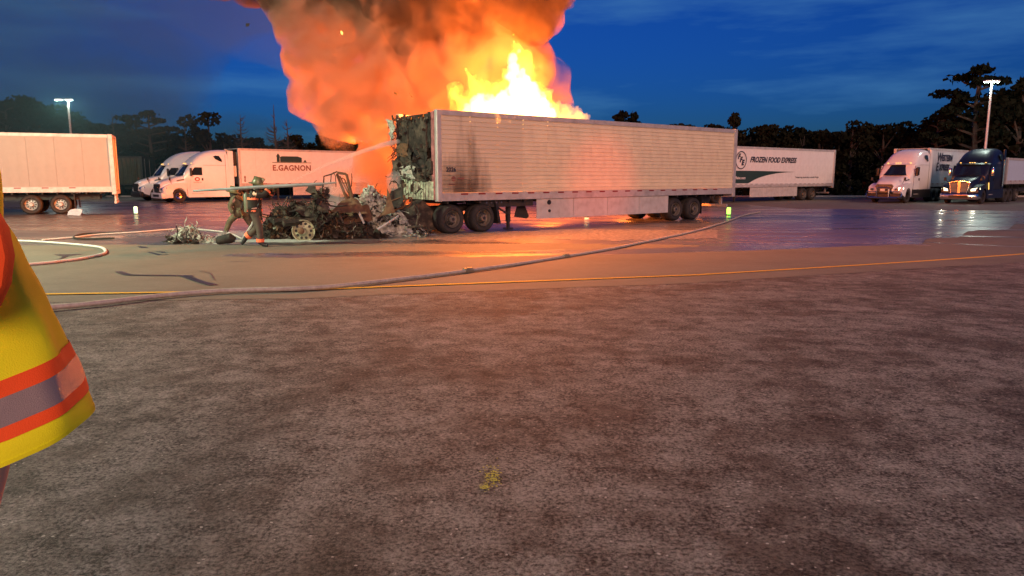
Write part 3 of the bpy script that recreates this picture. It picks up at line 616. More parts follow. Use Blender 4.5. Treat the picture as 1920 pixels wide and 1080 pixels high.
    ws.add(vs, [(j * (n + 1) + i, j * (n + 1) + i + 1, (j + 1) * (n + 1) + i + 1, (j + 1) * (n + 1) + i) for j in range(m_) for i in range(n)])
    w_ = ws.build('windscreen', M['glass'], t, smooth=True)
    wp = MB()
    for s in (-.5, .15): wp.tube([(-1.80, s, 2.0), (-2.0, s + .45, 2.22)], .012, 5)
    wp.build('wiper', M['plastic'], w_)
    vz = MB(); vs = []
    for j in range(3):
        for i in range(n + 1):
            s = -1 + 2 * i / n; vs.append((-2.50 - .30 * s * s - .1 * j + (.06 if j == 0 else 0), s * 1.11, 2.78 + (0, .07, .10)[j]))
    vz.add(vs, [(j * (n + 1) + i, j * (n + 1) + i + 1, (j + 1) * (n + 1) + i + 1, (j + 1) * (n + 1) + i) for j in range(2) for i in range(n)]); vz.build('sun_visor', paint, t)
    ml = MB(); ml.rbox((0, -.05, 0), (.05, .05, .035), .01); mm = ml.mesh('marker_lamp', M['amber'])
    for s in (-.8, -.15, 0, .15, .8): inst('marker_lamp', mm, t, (-2.62 - .30 * s * s, s, 2.89))
    # doors, windows
    for s in (1, -1):
        y = 1.205 * s; o_ = .012 * s
        d = MB(); d.prism([(-2.45, .98), (-3.62, .98), (-3.62, 2.72), (-2.72, 2.72), (-2.45, 2.1)], y, y + o_); dd = d.build('door', paint, t)
        q = MB(); q.prism([(-2.62, 2.02), (-3.50, 2.02), (-3.50, 2.60), (-2.86, 2.60), (-2.62, 2.3)], y + o_ * 1.3, y + o_ * 2); q.build('side_window', M['glass'], dd)
        q = MB(); q.box((-3.55, min(y, y + o_ * 4), 1.62), (-3.42, max(y, y + o_ * 4), 1.80)); q.build('door_handle', M['plastic'], dd)
        q = MB(); q.prism([(-4.55, 3.42), (-4.75, 3.50), (-5.05, 3.48), (-5.28, 3.22), (-5.32, 3.02), (-5.1, 3.08), (-4.75, 3.22)], (y - .06 * s), y + o_ * 1.5 - .02 * s); q.build('sleeper_window', M['glass'], t)
        q = MB(); q.box((-5.60, min(y, y + o_), 1.0), (-5.585, max(y, y + o_), 3.6)); q.box((-5.58, min(y, y + o_), 2.76), (-3.6, max(y, y + o_), 2.772)); q.build('panel_seam', M['steel'], t)
        # mirror
        mr = MB(); mr.rbox((-2.55, s * 1.38 - .10, 1.95), (-2.40, s * 1.38 + .10, 2.55), .04); mr.tube([(-2.5, s * 1.2, 2.1), (-2.48, s * 1.38, 2.2)], .02, 6); mr.tube([(-2.5, s * 1.2, 2.45), (-2.48, s * 1.38, 2.4)], .02, 6); mr.build('mirror', M['chrome'] if style == 'classic' else M['plastic'], t, smooth=True)
        hm = MB(); hm.tube([(-.95, s * .95, 1.40), (-.80, s * 1.08, 1.66), (-.70, s * 1.15, 1.72)], .018, 6); hm.rbox((-.82, s * 1.15 - .07, 1.62), (-.70, s * 1.15 + .07, 1.86), .03); hm.build('hood_mirror', M['plastic'], t)
        hv = MB(); hv.prism([(-1.35, 1.60), (-2.05, 1.66), (-2.05, 1.74), (-1.45, 1.66)], s * 1.00, s * 1.06); hv.build('hood_vent', M['plastic'], t)
        # chassis fairing
        k = MB(); k.rbox((-6.3, s * 1.20 - .03, .36), (-2.18, s * 1.20 + .03, .97), .025); k.build('side_fairing', skirt, t)
        stp = MB(); stp.box((-3.5, min(s * 1.15, s * 1.25), .62), (-2.5, max(s * 1.15, s * 1.25), .66)); stp.build('step', M['alu_dull'], t)
        wheel(t, -1.45, s * 1.06, -s, TY, rims)
        for dx in (-7.1, -8.4): wheel(t, dx, s * .93, -s, TYD, RIM_DEEP)
        fl = MB(); fl.box((-9.05, s * .93 - .3, .25), (-9.03, s * .93 + .3, .95)); fl.build('mud_flap', M['plastic'], t)
    ch = MB(); ch.box((-9.1, -.45, .75), (-2.0, -.35, 1.02)); ch.box((-9.1, .35, .75), (-2.0, .45, 1.02)); ch.box((-8.3, -.5, 1.02), (-7.2, .5, 1.12))
    for dx in (-1.45, -7.1, -8.4): ch.tube([(dx, -1.0, .5), (dx, 1.0, .5)], .08, 8)
    ch.box((-6.8, -.6, .5), (-2.2, .6, .76)); ch.build('chassis', M['steel'], t)
    if bull:
        bb = MB(); z = .9
        bb.tube([(.18, -.42, .45), (.20, -.42, 1.02), (.18, -.34, 1.12), (.18, .34, 1.12), (.20, .42, 1.02), (.18, .42, .45)], .035, 8)
        bb.tube([(.14, -.42, .45), (.14, -1.0, .45), (.0, -1.22, .48), (-.1, -1.24, .70), (.0, -1.16, .84), (.14, -.42, .84)], .03, 8); bb.tube([(.14, .42, .45), (.14, 1.0, .45), (.0, 1.22, .48), (-.1, 1.24, .70), (.0, 1.16, .84), (.14, .42, .84)], .03, 8)
        bb.tube([(.18, -1.0, .40), (.18, 1.0, .40)], .04, 8); bb.build('bull_bar', M['chrome'], t)
        pl = MB(); pl.box((.20, -.16, .88), (.21, .16, 1.03)); pl.build('number_plate', M['white'], t)
    done = set()
    def squash(o):
        if o.name.startswith('wheel'): o.location.x *= .86; return
        o.location.x *= .86
        if o.type == 'MESH' and o.data.name not in done and not o.name.startswith('marker_lamp'):
            done.add(o.data.name)
            for v in o.data.vertices: v.co.x *= .86
        for c in o.children: squash(c)
    for c in list(t.children): squash(c)
    return t
hL = (-.72, -.69)
make_tractor('sleeper_tractor', 'white sleeper tractor coupled to the E. GAGNON trailer', (-26.45, 53.75, 0), hL, M['white_gloss'], 'white_bumper')
t2 = make_tractor('dark_bumper_tractor', 'white sleeper tractor with a black bumper, left of and behind another', (-29.9, 57.4, 0), hL, M['white_gloss'], 'aero', rims=RIM_S)
hR = (-.76, -.65)
t3 = make_tractor('bull_bar_tractor', 'white sleeper tractor with a bull bar pulling the WESTERN EXPRESS trailer', (27.0, 52.6, 0), hR, M['white_gloss'], 'aero', skirt=M['plastic'], bull=True)
t4 = make_tractor('navy_tractor', 'navy blue tractor with a chrome grille and lit headlights', (31.6, 51.2, 0), hR, M['navy'], 'classic', skirt=M['navy'], lit=True)
for s in (1, -1):
    o = add_light('headlight_beam', 'SPOT', (0, 0, 0), 40, (1, .93, .7), spot_size=R(70), spot_blend=.8, shadow_soft_size=.06)
    o.parent = t4; o.location = (.05, s * 1.0, 1.02); o.rotation_euler = (R(82), 0, R(-90))
x = MB(); x.rbox((-.02, -.02, 0), (.0, .02, .5), .005); xo = inst('side_lamp', x.mesh('side_lamp', M['amber']), t4, (-2.0, 1.26, 1.0), (0, .25, 0)); 
x = MB(); x.tube([(-4.75, 1.30, 1.2), (-4.75, 1.30, 3.1)], .07, 10); x.build('exhaust_stack', M['chrome'], t4, smooth=True)
# door emblem of the left-hand cab
t1 = [o for o in C.objects if o.name == 'sleeper_tractor'][0]
rg = MB()
for k in range(24):
    a, b = 2 * PI * k / 24, 2 * PI * (k + 1) / 24
    rg.add([(-2.62 + math.cos(q) * r * 1.3, 1.223, 1.72 + math.sin(q) * r) for q, r in ((a, .15), (b, .15), (b, .08), (a, .08))], [(0, 1, 2, 3)])
rg.build('door_emblem', mat('dark_red_lettering', (.30, .02, .02), .4), t1)
dl = text_mesh('GAGNON', .13, mat('faded_red_lettering', (.4, .12, .1), .4), align='CENTER'); inst('lettering', dl, t1, (-2.62, 1.222, 1.44), (R(90), 0, PI))
# tractor of the food trailer, nearly all hidden by the burning trailer
t5 = make_tractor('parked_tractor', 'white tractor of the FROZEN FOOD EXPRESS trailer, mostly hidden behind the burning trailer', (14.2 - .78 - .80 * 6.5, 51.5 + 1.04 - .6 * 6.5, 0), (-.80, -.6), M['white_gloss'], 'aero', skirt=M['plastic'])


# ------------------------------------------------------------------ lot lamps
def lot_lamp(label, px_top, py_top, Y, heads=(-.75, .75), lens='lamp', energy=0, col=(.82, 1, .86), group='lamps on tall poles'):
    top = P(px_top, py_top, Y); t = thing('lot_lamp', label, 'lamp', (top.x, Y, 0), 0, group)
    H = top.z; p = MB(); p.tube([(0, 0, .7), (0, 0, H)], [.11, .07], 10); p.build('pole', M['pole'], t)
    b = MB(); b.lathe([(.28, 0), (.28, .72), (.2, .75), (0, .75)], 16, axis='z'); b.build('concrete_base', M['kerb'], t)
    a = MB(); a.box((min(heads) , -.04, H - .02), (max(heads), .04, H + .06)); a.build('arm', M['pole'], t)
    for hx in heads:
        h = MB(); h.rbox((hx - .24, -.18, H - .02), (hx + .24, .18, H + .10), .04); hh = h.build('lamp_head', M['pole'], t)
        l = MB(); l.box((hx - .19, -.14, H - .05), (hx + .19, .14, H - .022)); l.build('lens', M[lens], hh)
        if energy:
            o = add_light('lamp_light', 'POINT', (0, 0, 0), energy, col, shadow_soft_size=.25); o.parent = t; o.location = (hx, 0, H - .25)
    return t
lot_lamp('bright twin-headed lot lamp rising above the orange-lit trailer', 127, 187, 60, (-.75, .12), energy=450)
lot_lamp('dim twin-headed lot lamp in the smoke, beyond the bright one', 106, 213, 88, (-.6, .9), lens='lamp_dim', energy=120)
lot_lamp('bright lot lamp on a tall pole before the big pine', 1860, 153, 57, (-.35, .3), energy=350)
lot_lamp('small white lamp on a far pole in front of the pine', 1829, 186, 80, (.1, .6), lens='lamp_dim', energy=120)
# lamps of the same kind that stand beside and behind the photographer
lot_lamp('lot lamp standing beside the photographer, out of the picture', -1150, -500, 13.0, (-.5, .5), energy=7200, col=(.90, 1.0, .62))

# ------------------------------------------------------------------ emergency lamp whose red glow lies on the trailer side
et = thing('emergency_beacon', 'red emergency lamp on a tripod, out of the picture', 'beacon', (24, 13, gz(24, 13)))
e = MB()
for k in range(3): e.tube([(0, 0, 1.2), (math.cos(k * 2.1) * .5, math.sin(k * 2.1) * .5, .02)], .018, 6)
e.tube([(0, 0, 1.1), (0, 0, 1.9)], .02, 8); e.build('tripod', M['steel'], et); e = MB(); e.lathe([(.10, 1.9), (.10, 2.1), (0, 2.14)], 14, axis='z'); e.build('lens', mat('red_lens', (.5, .02, .01), .3, emis=(1, .05, .02), estr=6), et)
ro = add_light('beacon_light', 'SPOT', (24, 13, 2.35), 14000, (1.0, .07, .02), spot_size=R(11), spot_blend=1.0, shadow_soft_size=.12)
ro.rotation_euler = (Vector((24, 13, 2.35)) - Vector((3.6, 28.9, 1.55))).to_track_quat('Z', 'Y').to_euler()

# ------------------------------------------------------------------ fire
FIRE = [(-1.3, 26.2, 5.2, 3000), (.5, 26.8, 5.2, 3300), (.7, 27.6, 6.4, 120), (-5.4, 37.0, 4.6, 12500), (1.8, 33.0, 2.4, 900), (6.0, 36.5, 2.4, 700)]  # last three are unseen lamps added to light trucks and ground behind
for (x, y, z, e_) in FIRE:
    add_light('fire_light', 'POINT', (x, y, z), e_ * 2.0, (1.0, .19, .018), shadow_soft_size=.5)
def hull(name, blobs, voxel, amp, freq, m, billow=True, stretch=(1, 1, 1), seed=0, smooth=True, re=False):
    bm = bmesh.new()
    for (c, r, *sc_) in blobs:
        s = sc_[0] if sc_ else (1, 1, 1)
        bmesh.ops.create_icosphere(bm, subdivisions=3, radius=1, matrix=Matrix.Translation(c) @ Matrix.Diagonal((r * s[0], r * s[1], r * s[2], 1)))
    me = bpy.data.meshes.new(name); bm.to_mesh(me); bm.free(); o = bpy.data.objects.new(name, me); C.objects.link(o)
    md = o.modifiers.new('r', 'REMESH'); md.mode = 'VOXEL'; md.voxel_size = voxel
    sm = o.modifiers.new('s', 'SMOOTH'); sm.iterations = 4
    bpy.context.view_layer.update(); m2 = bpy.data.meshes.new_from_object(o.evaluated_get(bpy.context.evaluated_depsgraph_get())); o.modifiers.clear(); o.data = m2; bpy.data.meshes.remove(me)
    S = Vector(stretch); nrm = [v.normal.copy() for v in m2.vertices]; off = Vector((seed * 7.3, seed, -seed))
    for v, nn in zip(m2.vertices, nrm):
        q = Vector((v.co.x * S.x, v.co.y * S.y, v.co.z * S.z)) * freq + off; d = 0; a = 1; f = 1
        for k in range(4):
            w = noise.noise(q * f); d += a * ((1 - 2.2 * abs(w)) if billow else w * 1.6); a *= .5; f *= 2.05
        v.co += nn * d * amp
    if re:
        md = o.modifiers.new('r', 'REMESH'); md.mode = 'VOXEL'; md.voxel_size = voxel * .9
        bpy.context.view_layer.update(); m3 = bpy.data.meshes.new_from_object(o.evaluated_get(bpy.context.evaluated_depsgraph_get())); o.modifiers.clear(); o.data = m3; bpy.data.meshes.remove(m2); m2 = m3
    m2.materials.clear(); m2.materials.append(m); m2.name = name
    if smooth: m2.polygons.foreach_set('use_smooth', [True] * len(m2.polygons))
    return o
def vol(name, scatter=None, dens=0.0, emis=None, estr=0.0, aniso=0.0, absorb=None, noisy=None):
    m = bpy.data.materials.new(name); m.use_nodes = True; t = m.node_tree; t.nodes.clear()
    o = N(t, 'ShaderNodeOutputMaterial'); v = N(t, 'ShaderNodeVolumePrincipled'); v.inputs['Density'].default_value = dens
    v.inputs['Color'].default_value = (*(scatter or (0, 0, 0)), 1); v.inputs['Anisotropy'].default_value = aniso
    if absorb: v.inputs['Absorption Color'].default_value = (*absorb, 1)
    if emis: v.inputs['Emission Color'].default_value = (*emis, 1); v.inputs['Emission Strength'].default_value = estr
    if noisy:
        g = N(t, 'ShaderNodeNewGeometry'); n = N(t, 'ShaderNodeTexNoise', Scale=noisy[0], Detail=5.0, Roughness=.62, Distortion=1.2); L(t, g.outputs['Position'], n.inputs['Vector'])
        r = N(t, 'ShaderNodeMapRange'); r.inputs[1].default_value = noisy[3] if len(noisy) > 3 else .40; r.inputs[2].default_value = .66; r.inputs[3].default_value = dens * (noisy[2] if len(noisy) > 2 else 0.0); r.inputs[4].default_value = dens * noisy[1] * .4; L(t, n.outputs[0], r.inputs[0]); L(t, r.outputs[0], v.inputs['Density'])
    L(t, v.outputs[0], o.inputs['Volume']); return m
def tongue(px, py0, py1, r0, Y, lean=0, n=9, seed=0):
    out = []
    for k in range(n):
        f = k / (n - 1); q = P(px + lean * f + 9 * math.sin(seed + f * 6), py0 + (py1 - py0) * f, Y); out.append((q, r0 * (1 - f) ** .6 + .07))
    return out
fl = []
for (px, y1, r, ln, Y) in [(868, 152, .34, -12, 26.2), (884, 128, .30, -6, 26.6), (905, 146, .38, -2, 26.8), (930, 150, .42, -4, 27), (950, 128, .45, 2, 27.2), (966, 66, .52, 4, 27.3), (988, 96, .54, -4, 27.4), (1004, 150, .50, -2, 27.6), (1022, 176, .42, -4, 27.8), (1045, 196, .34, 0, 28.2), (1068, 200, .26, 2, 28.6), (1086, 212, .14, 6, 29.2), (912, 172, .35, 6, 25.9), (940, 176, .4, 0, 26.2)]:
    fl += tongue(px, 222, y1, r, Y, ln, seed=px)
M['flame'] = vol('flame_gas', dens=0.0, emis=(1, .36, .03), estr=4)
M['flame_core'] = vol('flame_core_gas', dens=0.0, emis=(1, .72, .30), estr=8)
o = hull('flames', fl, .065, .17, 2.5, M['flame'], billow=False, stretch=(1.7, 1.7, .9), seed=2); tag(o, 'tall yellow-white flames bursting from the roof of the burning trailer', 'fire', kind='thing')
core = []
for (px, y1, r, ln, Y) in [(895, 176, .26, 0, 26.6), (915, 180, .28, 0, 26.8), (950, 160, .34, 0, 27.1), (968, 96, .36, 2, 27.3), (985, 128, .36, 0, 27.4), (1003, 170, .36, 0, 27.6), (1020, 192, .28, 0, 27.8), (935, 186, .26, 0, 26.9)]:
    core += tongue(px, 220, y1, r, Y, ln, seed=px)
oc = hull('flame_core', core, .065, .13, 2.8, M['flame_core'], billow=False, stretch=(1.5, 1.5, .8), seed=3); oc.parent = o

# ------------------------------------------------------------------ smoke
def B(px, py, rpx, Y, s=(1, 1, 1)): return (P(px, py, Y), rpx / 1345 * Y, s)
dense = [B(945, 90, 62, 29.6), B(985, 130, 42, 29.2), B(900, 130, 62, 29.8), B(860, 170, 58, 30.4), B(820, 110, 66, 30.8), B(880, 60, 66, 30), B(960, 30, 60, 29.2), B(1000, 20, 38, 29), B(930, -20, 85, 29.8), B(850, -10, 90, 30.6), B(1010, -60, 60, 29.2), B(960, -110, 90, 29.8), B(880, -140, 120, 30.4),
         B(775, 190, 60, 31.6), B(740, 250, 56, 31.8), B(770, 110, 60, 31.6), B(760, 40, 70, 31.4), B(722, 300, 48, 32), B(700, 200, 54, 32.2), B(690, 120, 60, 32.4), B(800, 240, 60, 31), B(780, -60, 90, 31.2), B(740, 345, 48, 32.2), B(800, 320, 60, 31.6), B(680, 40, 62, 32.4), B(640, 150, 50, 33), B(606, 100, 54, 33.4), B(648, 215, 42, 33), B(592, 180, 38, 33.6), B(590, 40, 62, 34), B(572, 110, 36, 34), B(560, -20, 60, 34.5)]
M['smoke'] = vol('dense_smoke', scatter=(.60, .43, .32), dens=1.2, aniso=.1, noisy=(.85, 6.0, .25))
o = hull('smoke_plume', dense, .13, .34, .75, M['smoke'], seed=5, re=True); tag(o, 'thick orange-lit smoke billowing up behind the flames', 'smoke', kind='stuff')
soot = [B(545, -45, 62, 34.6), B(490, -70, 66, 35.2), B(430, -95, 80, 36), B(620, -25, 52, 33.6), B(1000, 12, 46, 28.3), B(960, -8, 56, 28.2), B(905, 8, 46, 28.6), B(850, 22, 44, 29.2), B(800, 12, 52, 29.8), B(1015, -50, 60, 28.2), B(930, -60, 70, 28.6), B(860, -70, 90, 29.2), B(1012, 40, 22, 28.4), B(870, 60, 26, 29.2), B(765, 60, 26, 30.4), B(760, -40, 80, 30.4), B(640, -62, 70, 33), B(700, -50, 80, 32)]
M['smoke_soot'] = vol('sooty_smoke', scatter=(.17, .125, .10), dens=1.5, aniso=.1, noisy=(.8, 5.5, .1))
o = hull('sooty_smoke', soot, .13, .32, .8, M['smoke_soot'], seed=17, re=True); tag(o, 'dark brown sooty smoke rolling over the top of the orange plume', 'smoke', kind='stuff')
thin = [B(640, 110, 74, 31.5), B(612, 160, 42, 31.5), B(650, 200, 56, 31.5), B(660, 260, 48, 31), B(625, 40, 85, 32), B(690, 310, 42, 31), B(600, -50, 90, 33), B(640, 330, 30, 31.5), B(540, -110, 90, 34), B(700, 30, 100, 31.5), B(760, 150, 95, 31.5), B(1000, 170, 58, 30.5), B(1040, 200, 34, 30.5), B(660, -80, 120, 32)]
M['smoke_thin'] = vol('thin_smoke', scatter=(.50, .38, .32), dens=.5, aniso=.1, noisy=(.42, 7.0, 0.0, .53))
o = hull('drifting_smoke', thin, .22, .32, .5, M['smoke_thin'], seed=8, re=True); tag(o, 'thin orange smoke drifting off to one side of the plume', 'smoke', kind='stuff')
dark = [B(420, -60, 120, 37, (1.4, 1, .7)), B(230, 150, 120, 56, (1.2, 1, .9)), B(215, 210, 90, 60, (1.3, 1, .9)), B(120, 60, 190, 48, (1.3, 1, 1)), B(-80, 160, 190, 50, (1.2, 1, .8)), B(330, -40, 170, 44, (1.4, 1, .6)), B(500, -60, 130, 38), B(130, 230, 130, 62, (1.6, 1, .7)), B(-150, 20, 260, 52), B(330, 300, 110, 66, (2, 1, .6)), B(40, 310, 120, 60, (1.6, 1, .7))]
M['smoke_dark'] = vol('dark_smoke', scatter=(.09, .20, .21), dens=.034, aniso=.0)
o = hull('dark_smoke', dark, .9, 1.3, .10, M['smoke_dark'], seed=11); tag(o, 'dark smoke hanging over the trees and the twin-headed lamps', 'smoke', kind='stuff')
stm = [B(628, 372, 12, 23, (1, 1, 1.6)), B(640, 352, 10, 23), B(618, 345, 8, 23.3), B(738, 340, 9, 24.5, (1, 1, 2)), B(445, 440, 9, 22, (2.4, 1, .5)), B(420, 446, 8, 21.6, (2, 1, .5))]
M['steam'] = vol('steam', scatter=(.85, .85, .85), dens=1.4)
o = hull('steam', stm, .08, .10, 1.8, M['steam'], seed=13); tag(o, 'wisps of pale steam rising from the burnt wreck', 'steam', kind='stuff')
# water jet
wj = MB(); a, b = P(524, 351, 19.9), P(748, 264, 24.9); pts = []; rr = []
for k in range(25):
    f = k / 24; q = a.lerp(b, f); q.z += .35 * math.sin(f * PI) * .35; pts.append(q + Vector((random.gauss(0, .008), 0, random.gauss(0, .008)))); rr.append(.020 + .075 * f ** 1.1 * (1 if f < .93 else .6) + random.uniform(0, .012) * f)
wj.tube(pts, rr, 10); M['spray'] = vol('water_spray', scatter=(.95, .95, .95), dens=5.5, aniso=.3)
tag(wj.build('water_jet', M['spray'], smooth=True), 'narrow jet of water aimed at the charred trailer front', 'water jet', kind='stuff')
# scraps thrown up by the fire
random.seed(12)
for i, (px, py, Y, s, lb_) in enumerate([(465, 47, 30, .09, 'lone black scrap of debris high against the blue sky'), (743, 176, 26, .06, 'small black scrap flying above the trailer, nearer the smoke edge'), (771, 181, 26, .08, 'larger black scrap flying just above the charred trailer corner'), (639, 59, 28, .05, 'tiny glowing scrap high in the thin smoke')]):
    mb = MB(); bent_plate(mb, 0, -s, -s, 2 * s, 1.6 * s, s * .7, i + 20, d=.01, n=4); o = mb.build('flying_scrap', M['amber'] if i == 3 else M['char_dark']); o.location = P(px, py, Y); o.rotation_euler = (.3 * i, .5, 1.2 + i); tag(o, lb_, 'debris', 'scraps thrown up by the fire')

# ------------------------------------------------------------------ the burnt tractor
wr = thing('burnt_tractor', 'collapsed burnt-out tractor in front of the burning trailer', 'wreck', (0, 0, 0))
def Wl(t_, n_, z): q = P0 + U * t_ + NV * n_; return Vector((q.x, q.y, z))
def wheel_at(px, py, Y, ty=True, me=RIM_B, r=.5, off=0, ang=ANG, tm=TY):
    q = G(px, py); 
    if ty: w = inst('wheel', tm, wr, (q.x, q.y, r), (0, 0, ang)); inst('rim', me, w)
    else: w = inst('rim', me, wr, (q.x, q.y, r * .62), (.06, 0, ang)); w.scale = (1.18, 1, 1.18)
    return w
for t_ in (.62, 1.93):
    for n_, s_ in ((.35, 0), (2.25, PI)):
        q = Wl(t_, n_, .5); w = inst('wheel', TYD, wr, q, (0, 0, ANG + s_)); inst('rim', RIM_DEEP, w)
q = Wl(-.75, 1.9, .48); w = inst('wheel', TYD, wr, q, (0, 0, ANG + .2))
wheel_at(571, 451, 21, ty=False, ang=.12)
q = G(571, 451); hb = MB(); hb.tube([(q.x + .05, q.y + .15, .34), (q.x + .25, q.y + 1.9, .40)], .10, 8); hb.build('front_axle', M['char'], wr); hc_ = MB(); hc_.lathe([(.10, 0), (.10, -.10), (.06, -.13), (0, -.135)], 14, org=(q.x - .01, q.y - .22, .315)); hc_.build('hub', M['rust'], wr, smooth=True)
q = G(520, 442); w = inst('rim', RIM_B, wr, (q.x - .4, q.y + 2.2, .3), (0, 0, .2 + PI))
mf = MB(); mf.prism([(2.62, .28), (2.72, .26), (2.58, .95), (2.48, 1.0)], .1, .6); mb_ = mf.build('mud_flap', M['plastic'], wr); mb_.location = P0; mb_.rotation_euler = (0, 0, ANG)
fr = MB()
A = P(500, 420, 21.0); 
for n_ in (.95, 1.75):
    a = Wl(2.6, n_, .85); b = Wl(-2.2, n_, .70); c = Wl(-5.0, n_ - .2, .55)
    fr.tube([a, b, c], .10, 4)
fr.tube([Wl(.62, .2, .5), Wl(.62, 2.4, .5)], .09, 8); fr.tube([Wl(1.93, .2, .5), Wl(1.93, 2.4, .5)], .09, 8)
fr.build('chassis_rail', M['char'], wr)
fwp = MB(); fwp.lathe([(.5, 0), (.5, .08), (.1, .1), (0, .1)], 20, axis='z', org=Wl(1.3, 1.35, 1.0)); fwp.build('fifth_wheel', M['char_dark'], wr)
tkk = MB()
a, b = G(693, 428), G(783, 424); a.z = .44; b.z = .5; tkk.tube([a, a.lerp(b, .02), b], [.28, .36, .36], 20); d = (b - a).normalized()
tkk.build('fuel_tank', M['rust'], wr, smooth=True)
bd = MB(); bd.tube([b - d * .42, b - d * .04], [.372, .372], 20); bd.tube([b - d * .44, b - d * .40], .385, 20); bd.tube([b - d * .06, b], .385, 20); bd.build('tank_band', mat('bared_tank_metal', (.55, .38, .20), .35, .7, .2, 6), wr, smooth=True)
# seat and door frames left standing
sfm = MB()
def pth(pts, r, mb, Y): mb.tube([P(x, y, Y) for x, y in pts], r, 6)
pth([(655, 386), (632, 327), (634, 324), (647, 326), (650, 328), (664, 384)], .045, sfm, 22.9); pth([(637, 330), (658, 372)], .02, sfm, 22.95); pth([(640, 334), (646, 336), (661, 378)], .022, sfm, 22.9); pth([(640, 343), (652, 343)], .02, sfm, 22.9); pth([(641, 352), (655, 372)], .015, sfm, 23)
sfm.build('door_frame', M['rust'], wr)
st_ = MB(); pth([(727, 382), (728, 392), (736, 396), (756, 388), (760, 376), (757, 366)], .04, st_, 23.4); pth([(730, 378), (757, 368)], .02, st_, 23.4); pth([(765, 371), (772, 371), (771, 382), (764, 390)], .035, st_, 23.6); st_.build('seat_frame', M['rust'], wr)
s1 = MB()
for (pl, r, Y) in [([(620, 342), (621, 328), (625, 323), (629, 330), (630, 350)], .014, 22.8), ([(659, 350), (660, 334), (659, 325)], .016, 23), ([(730, 347), (734, 340), (740, 339), (746, 345), (749, 356)], .018, 23.5), ([(736, 341), (744, 342), (748, 350), (752, 372)], .02, 23.6), ([(752, 338), (757, 376)], .03, 23.9), ([(742, 316), (751, 334)], .018, 25.2), ([(747, 330), (757, 331)], .02, 25.2), ([(736, 242), (744, 262)], .012, 25.6), ([(776, 378), (785, 396), (782, 420), (776, 434)], .035, 23), ([(790, 400), (783, 412), (778, 435)], .03, 23), ([(764, 426), (794, 424)], .04, 22.6)]:
    s1.tube([P(x, y, Y) for x, y in pl], r, 6)
s1.build('bent_rod', M['char'], wr)
bar = MB(); bar.tube([P(708, 430, 22.2), P(727, 418, 22.4), P(747, 405, 22.8)], .035, 6); bar.build('loose_bar', M['alu_dull'], wr)
def cover(px0, py0, px1, py1, px2, py2, px3, py3, Y, amp, seed, m, name, dep=.5):
    mb = MB(); n = 10; vs = []
    c = [P(px0, py0, Y), P(px1, py1, Y + dep), P(px2, py2, Y + dep), P(px3, py3, Y)]
    for j in range(n + 1):
        for i in range(n + 1):
            u_, v_ = i / n, j / n; q = (c[0].lerp(c[3], u_)).lerp(c[1].lerp(c[2], u_), v_); w = noise.noise(q * 2.3 + Vector((seed, 0, 0))) + .5 * noise.noise(q * 6); vs.append(q + Vector((w * .4, -w, w * .6)) * amp)
    mb.add(vs, [(j * (n + 1) + i, j * (n + 1) + i + 1, (j + 1) * (n + 1) + i + 1, (j + 1) * (n + 1) + i) for j in range(n) for i in range(n)]); return mb.build(name, m, wr, smooth=True)
cover(512, 425, 515, 388, 590, 386, 598, 420, 23.2, .30, 1, M['char_dark'], 'burnt_panel')
cover(540, 398, 560, 383, 612, 382, 606, 410, 22.5, .20, 2, M['char'], 'burnt_panel')
cover(615, 425, 630, 392, 690, 386, 700, 412, 22.5, .18, 3, M['rust'], 'burnt_panel')
cover(700, 412, 722, 400, 726, 352, 742, 396, 22.8, .10, 4, M['rust'], 'seat_shell', dep=.2)
cover(728, 392, 732, 360, 752, 352, 758, 384, 23.2, .12, 5, M['char_dark'], 'seat_shell', dep=.3)
cover(690, 424, 715, 400, 776, 388, 790, 428, 23.6, .14, 6, M['char'], 'burnt_panel')
cover(672, 402, 674, 396, 684, 418, 681, 420, 22.1, .02, 7, M['ash'], 'pale_panel', dep=.05)
cover(572, 358, 580, 346, 592, 350, 590, 366, 21.9, .05, 8, M['char'], 'bracket', dep=.1)
cover(588, 410, 590, 358, 606, 362, 612, 412, 22.6, .18, 9, M['char_dark'], 'burnt_panel')
cover(620, 400, 640, 376, 668, 372, 690, 400, 22.3, .14, 10, M['rust'], 'burnt_panel')
fc = MB(); fc.prism([(0, 0), (.5, -.15), (1.2, .0), (1.1, .6), (.7, 1.0), (.15, .7)], 0, .5, axis='y'); q = G(800, 430)
fc2 = fc.build('fender', M['char'], wr); fc2.location = Wl(-.9, .6, .15); fc2.rotation_euler = (0, 0, ANG)
def scraps(n, fn, smin, smax, m, name, tubes=.25, parent=wr, seed=1, flatz=False):
    random.seed(seed); mb = MB()
    for i in range(n):
        q = fn(); a = random.uniform(smin, smax) * random.choice([.6, 1, 1, 1.5])
        if random.random() < tubes:
            pts = [q]; d = Vector((random.gauss(0, 1), random.gauss(0, .6), random.gauss(0, .5))).normalized()
            for k in range(4): d = (d + Vector((random.gauss(0, .5), random.gauss(0, .4), random.gauss(0, .4)))).normalized(); pts.append(pts[-1] + d * a * 1.1)
            for p_ in pts: p_.z = max(p_.z, .01)
            mb.tube(pts, a * random.uniform(.05, .16), 4)
        else:
            e_ = Euler((random.gauss(0, .3), random.gauss(0, .3), random.uniform(0, 6)) if flatz else [random.uniform(-3, 3) for _ in range(3)]).to_matrix()
            vs = [q + e_ @ Vector((x * a, y * a * .7, random.uniform(-.3, .3) * a)) for x, y in ((-1, -1), (0, -1.2), (1, -.8), (1.1, .2), (.8, 1), (-.1, 1.2), (-1, .8))] + [q + e_ @ Vector((0, 0, a * random.uniform(-.4, .4)))]
            mb.add(vs, [(j, (j + 1) % 7, 7) for j in range(7)])
    o = mb.build(name, m, parent); return tag(o, kind='stuff')
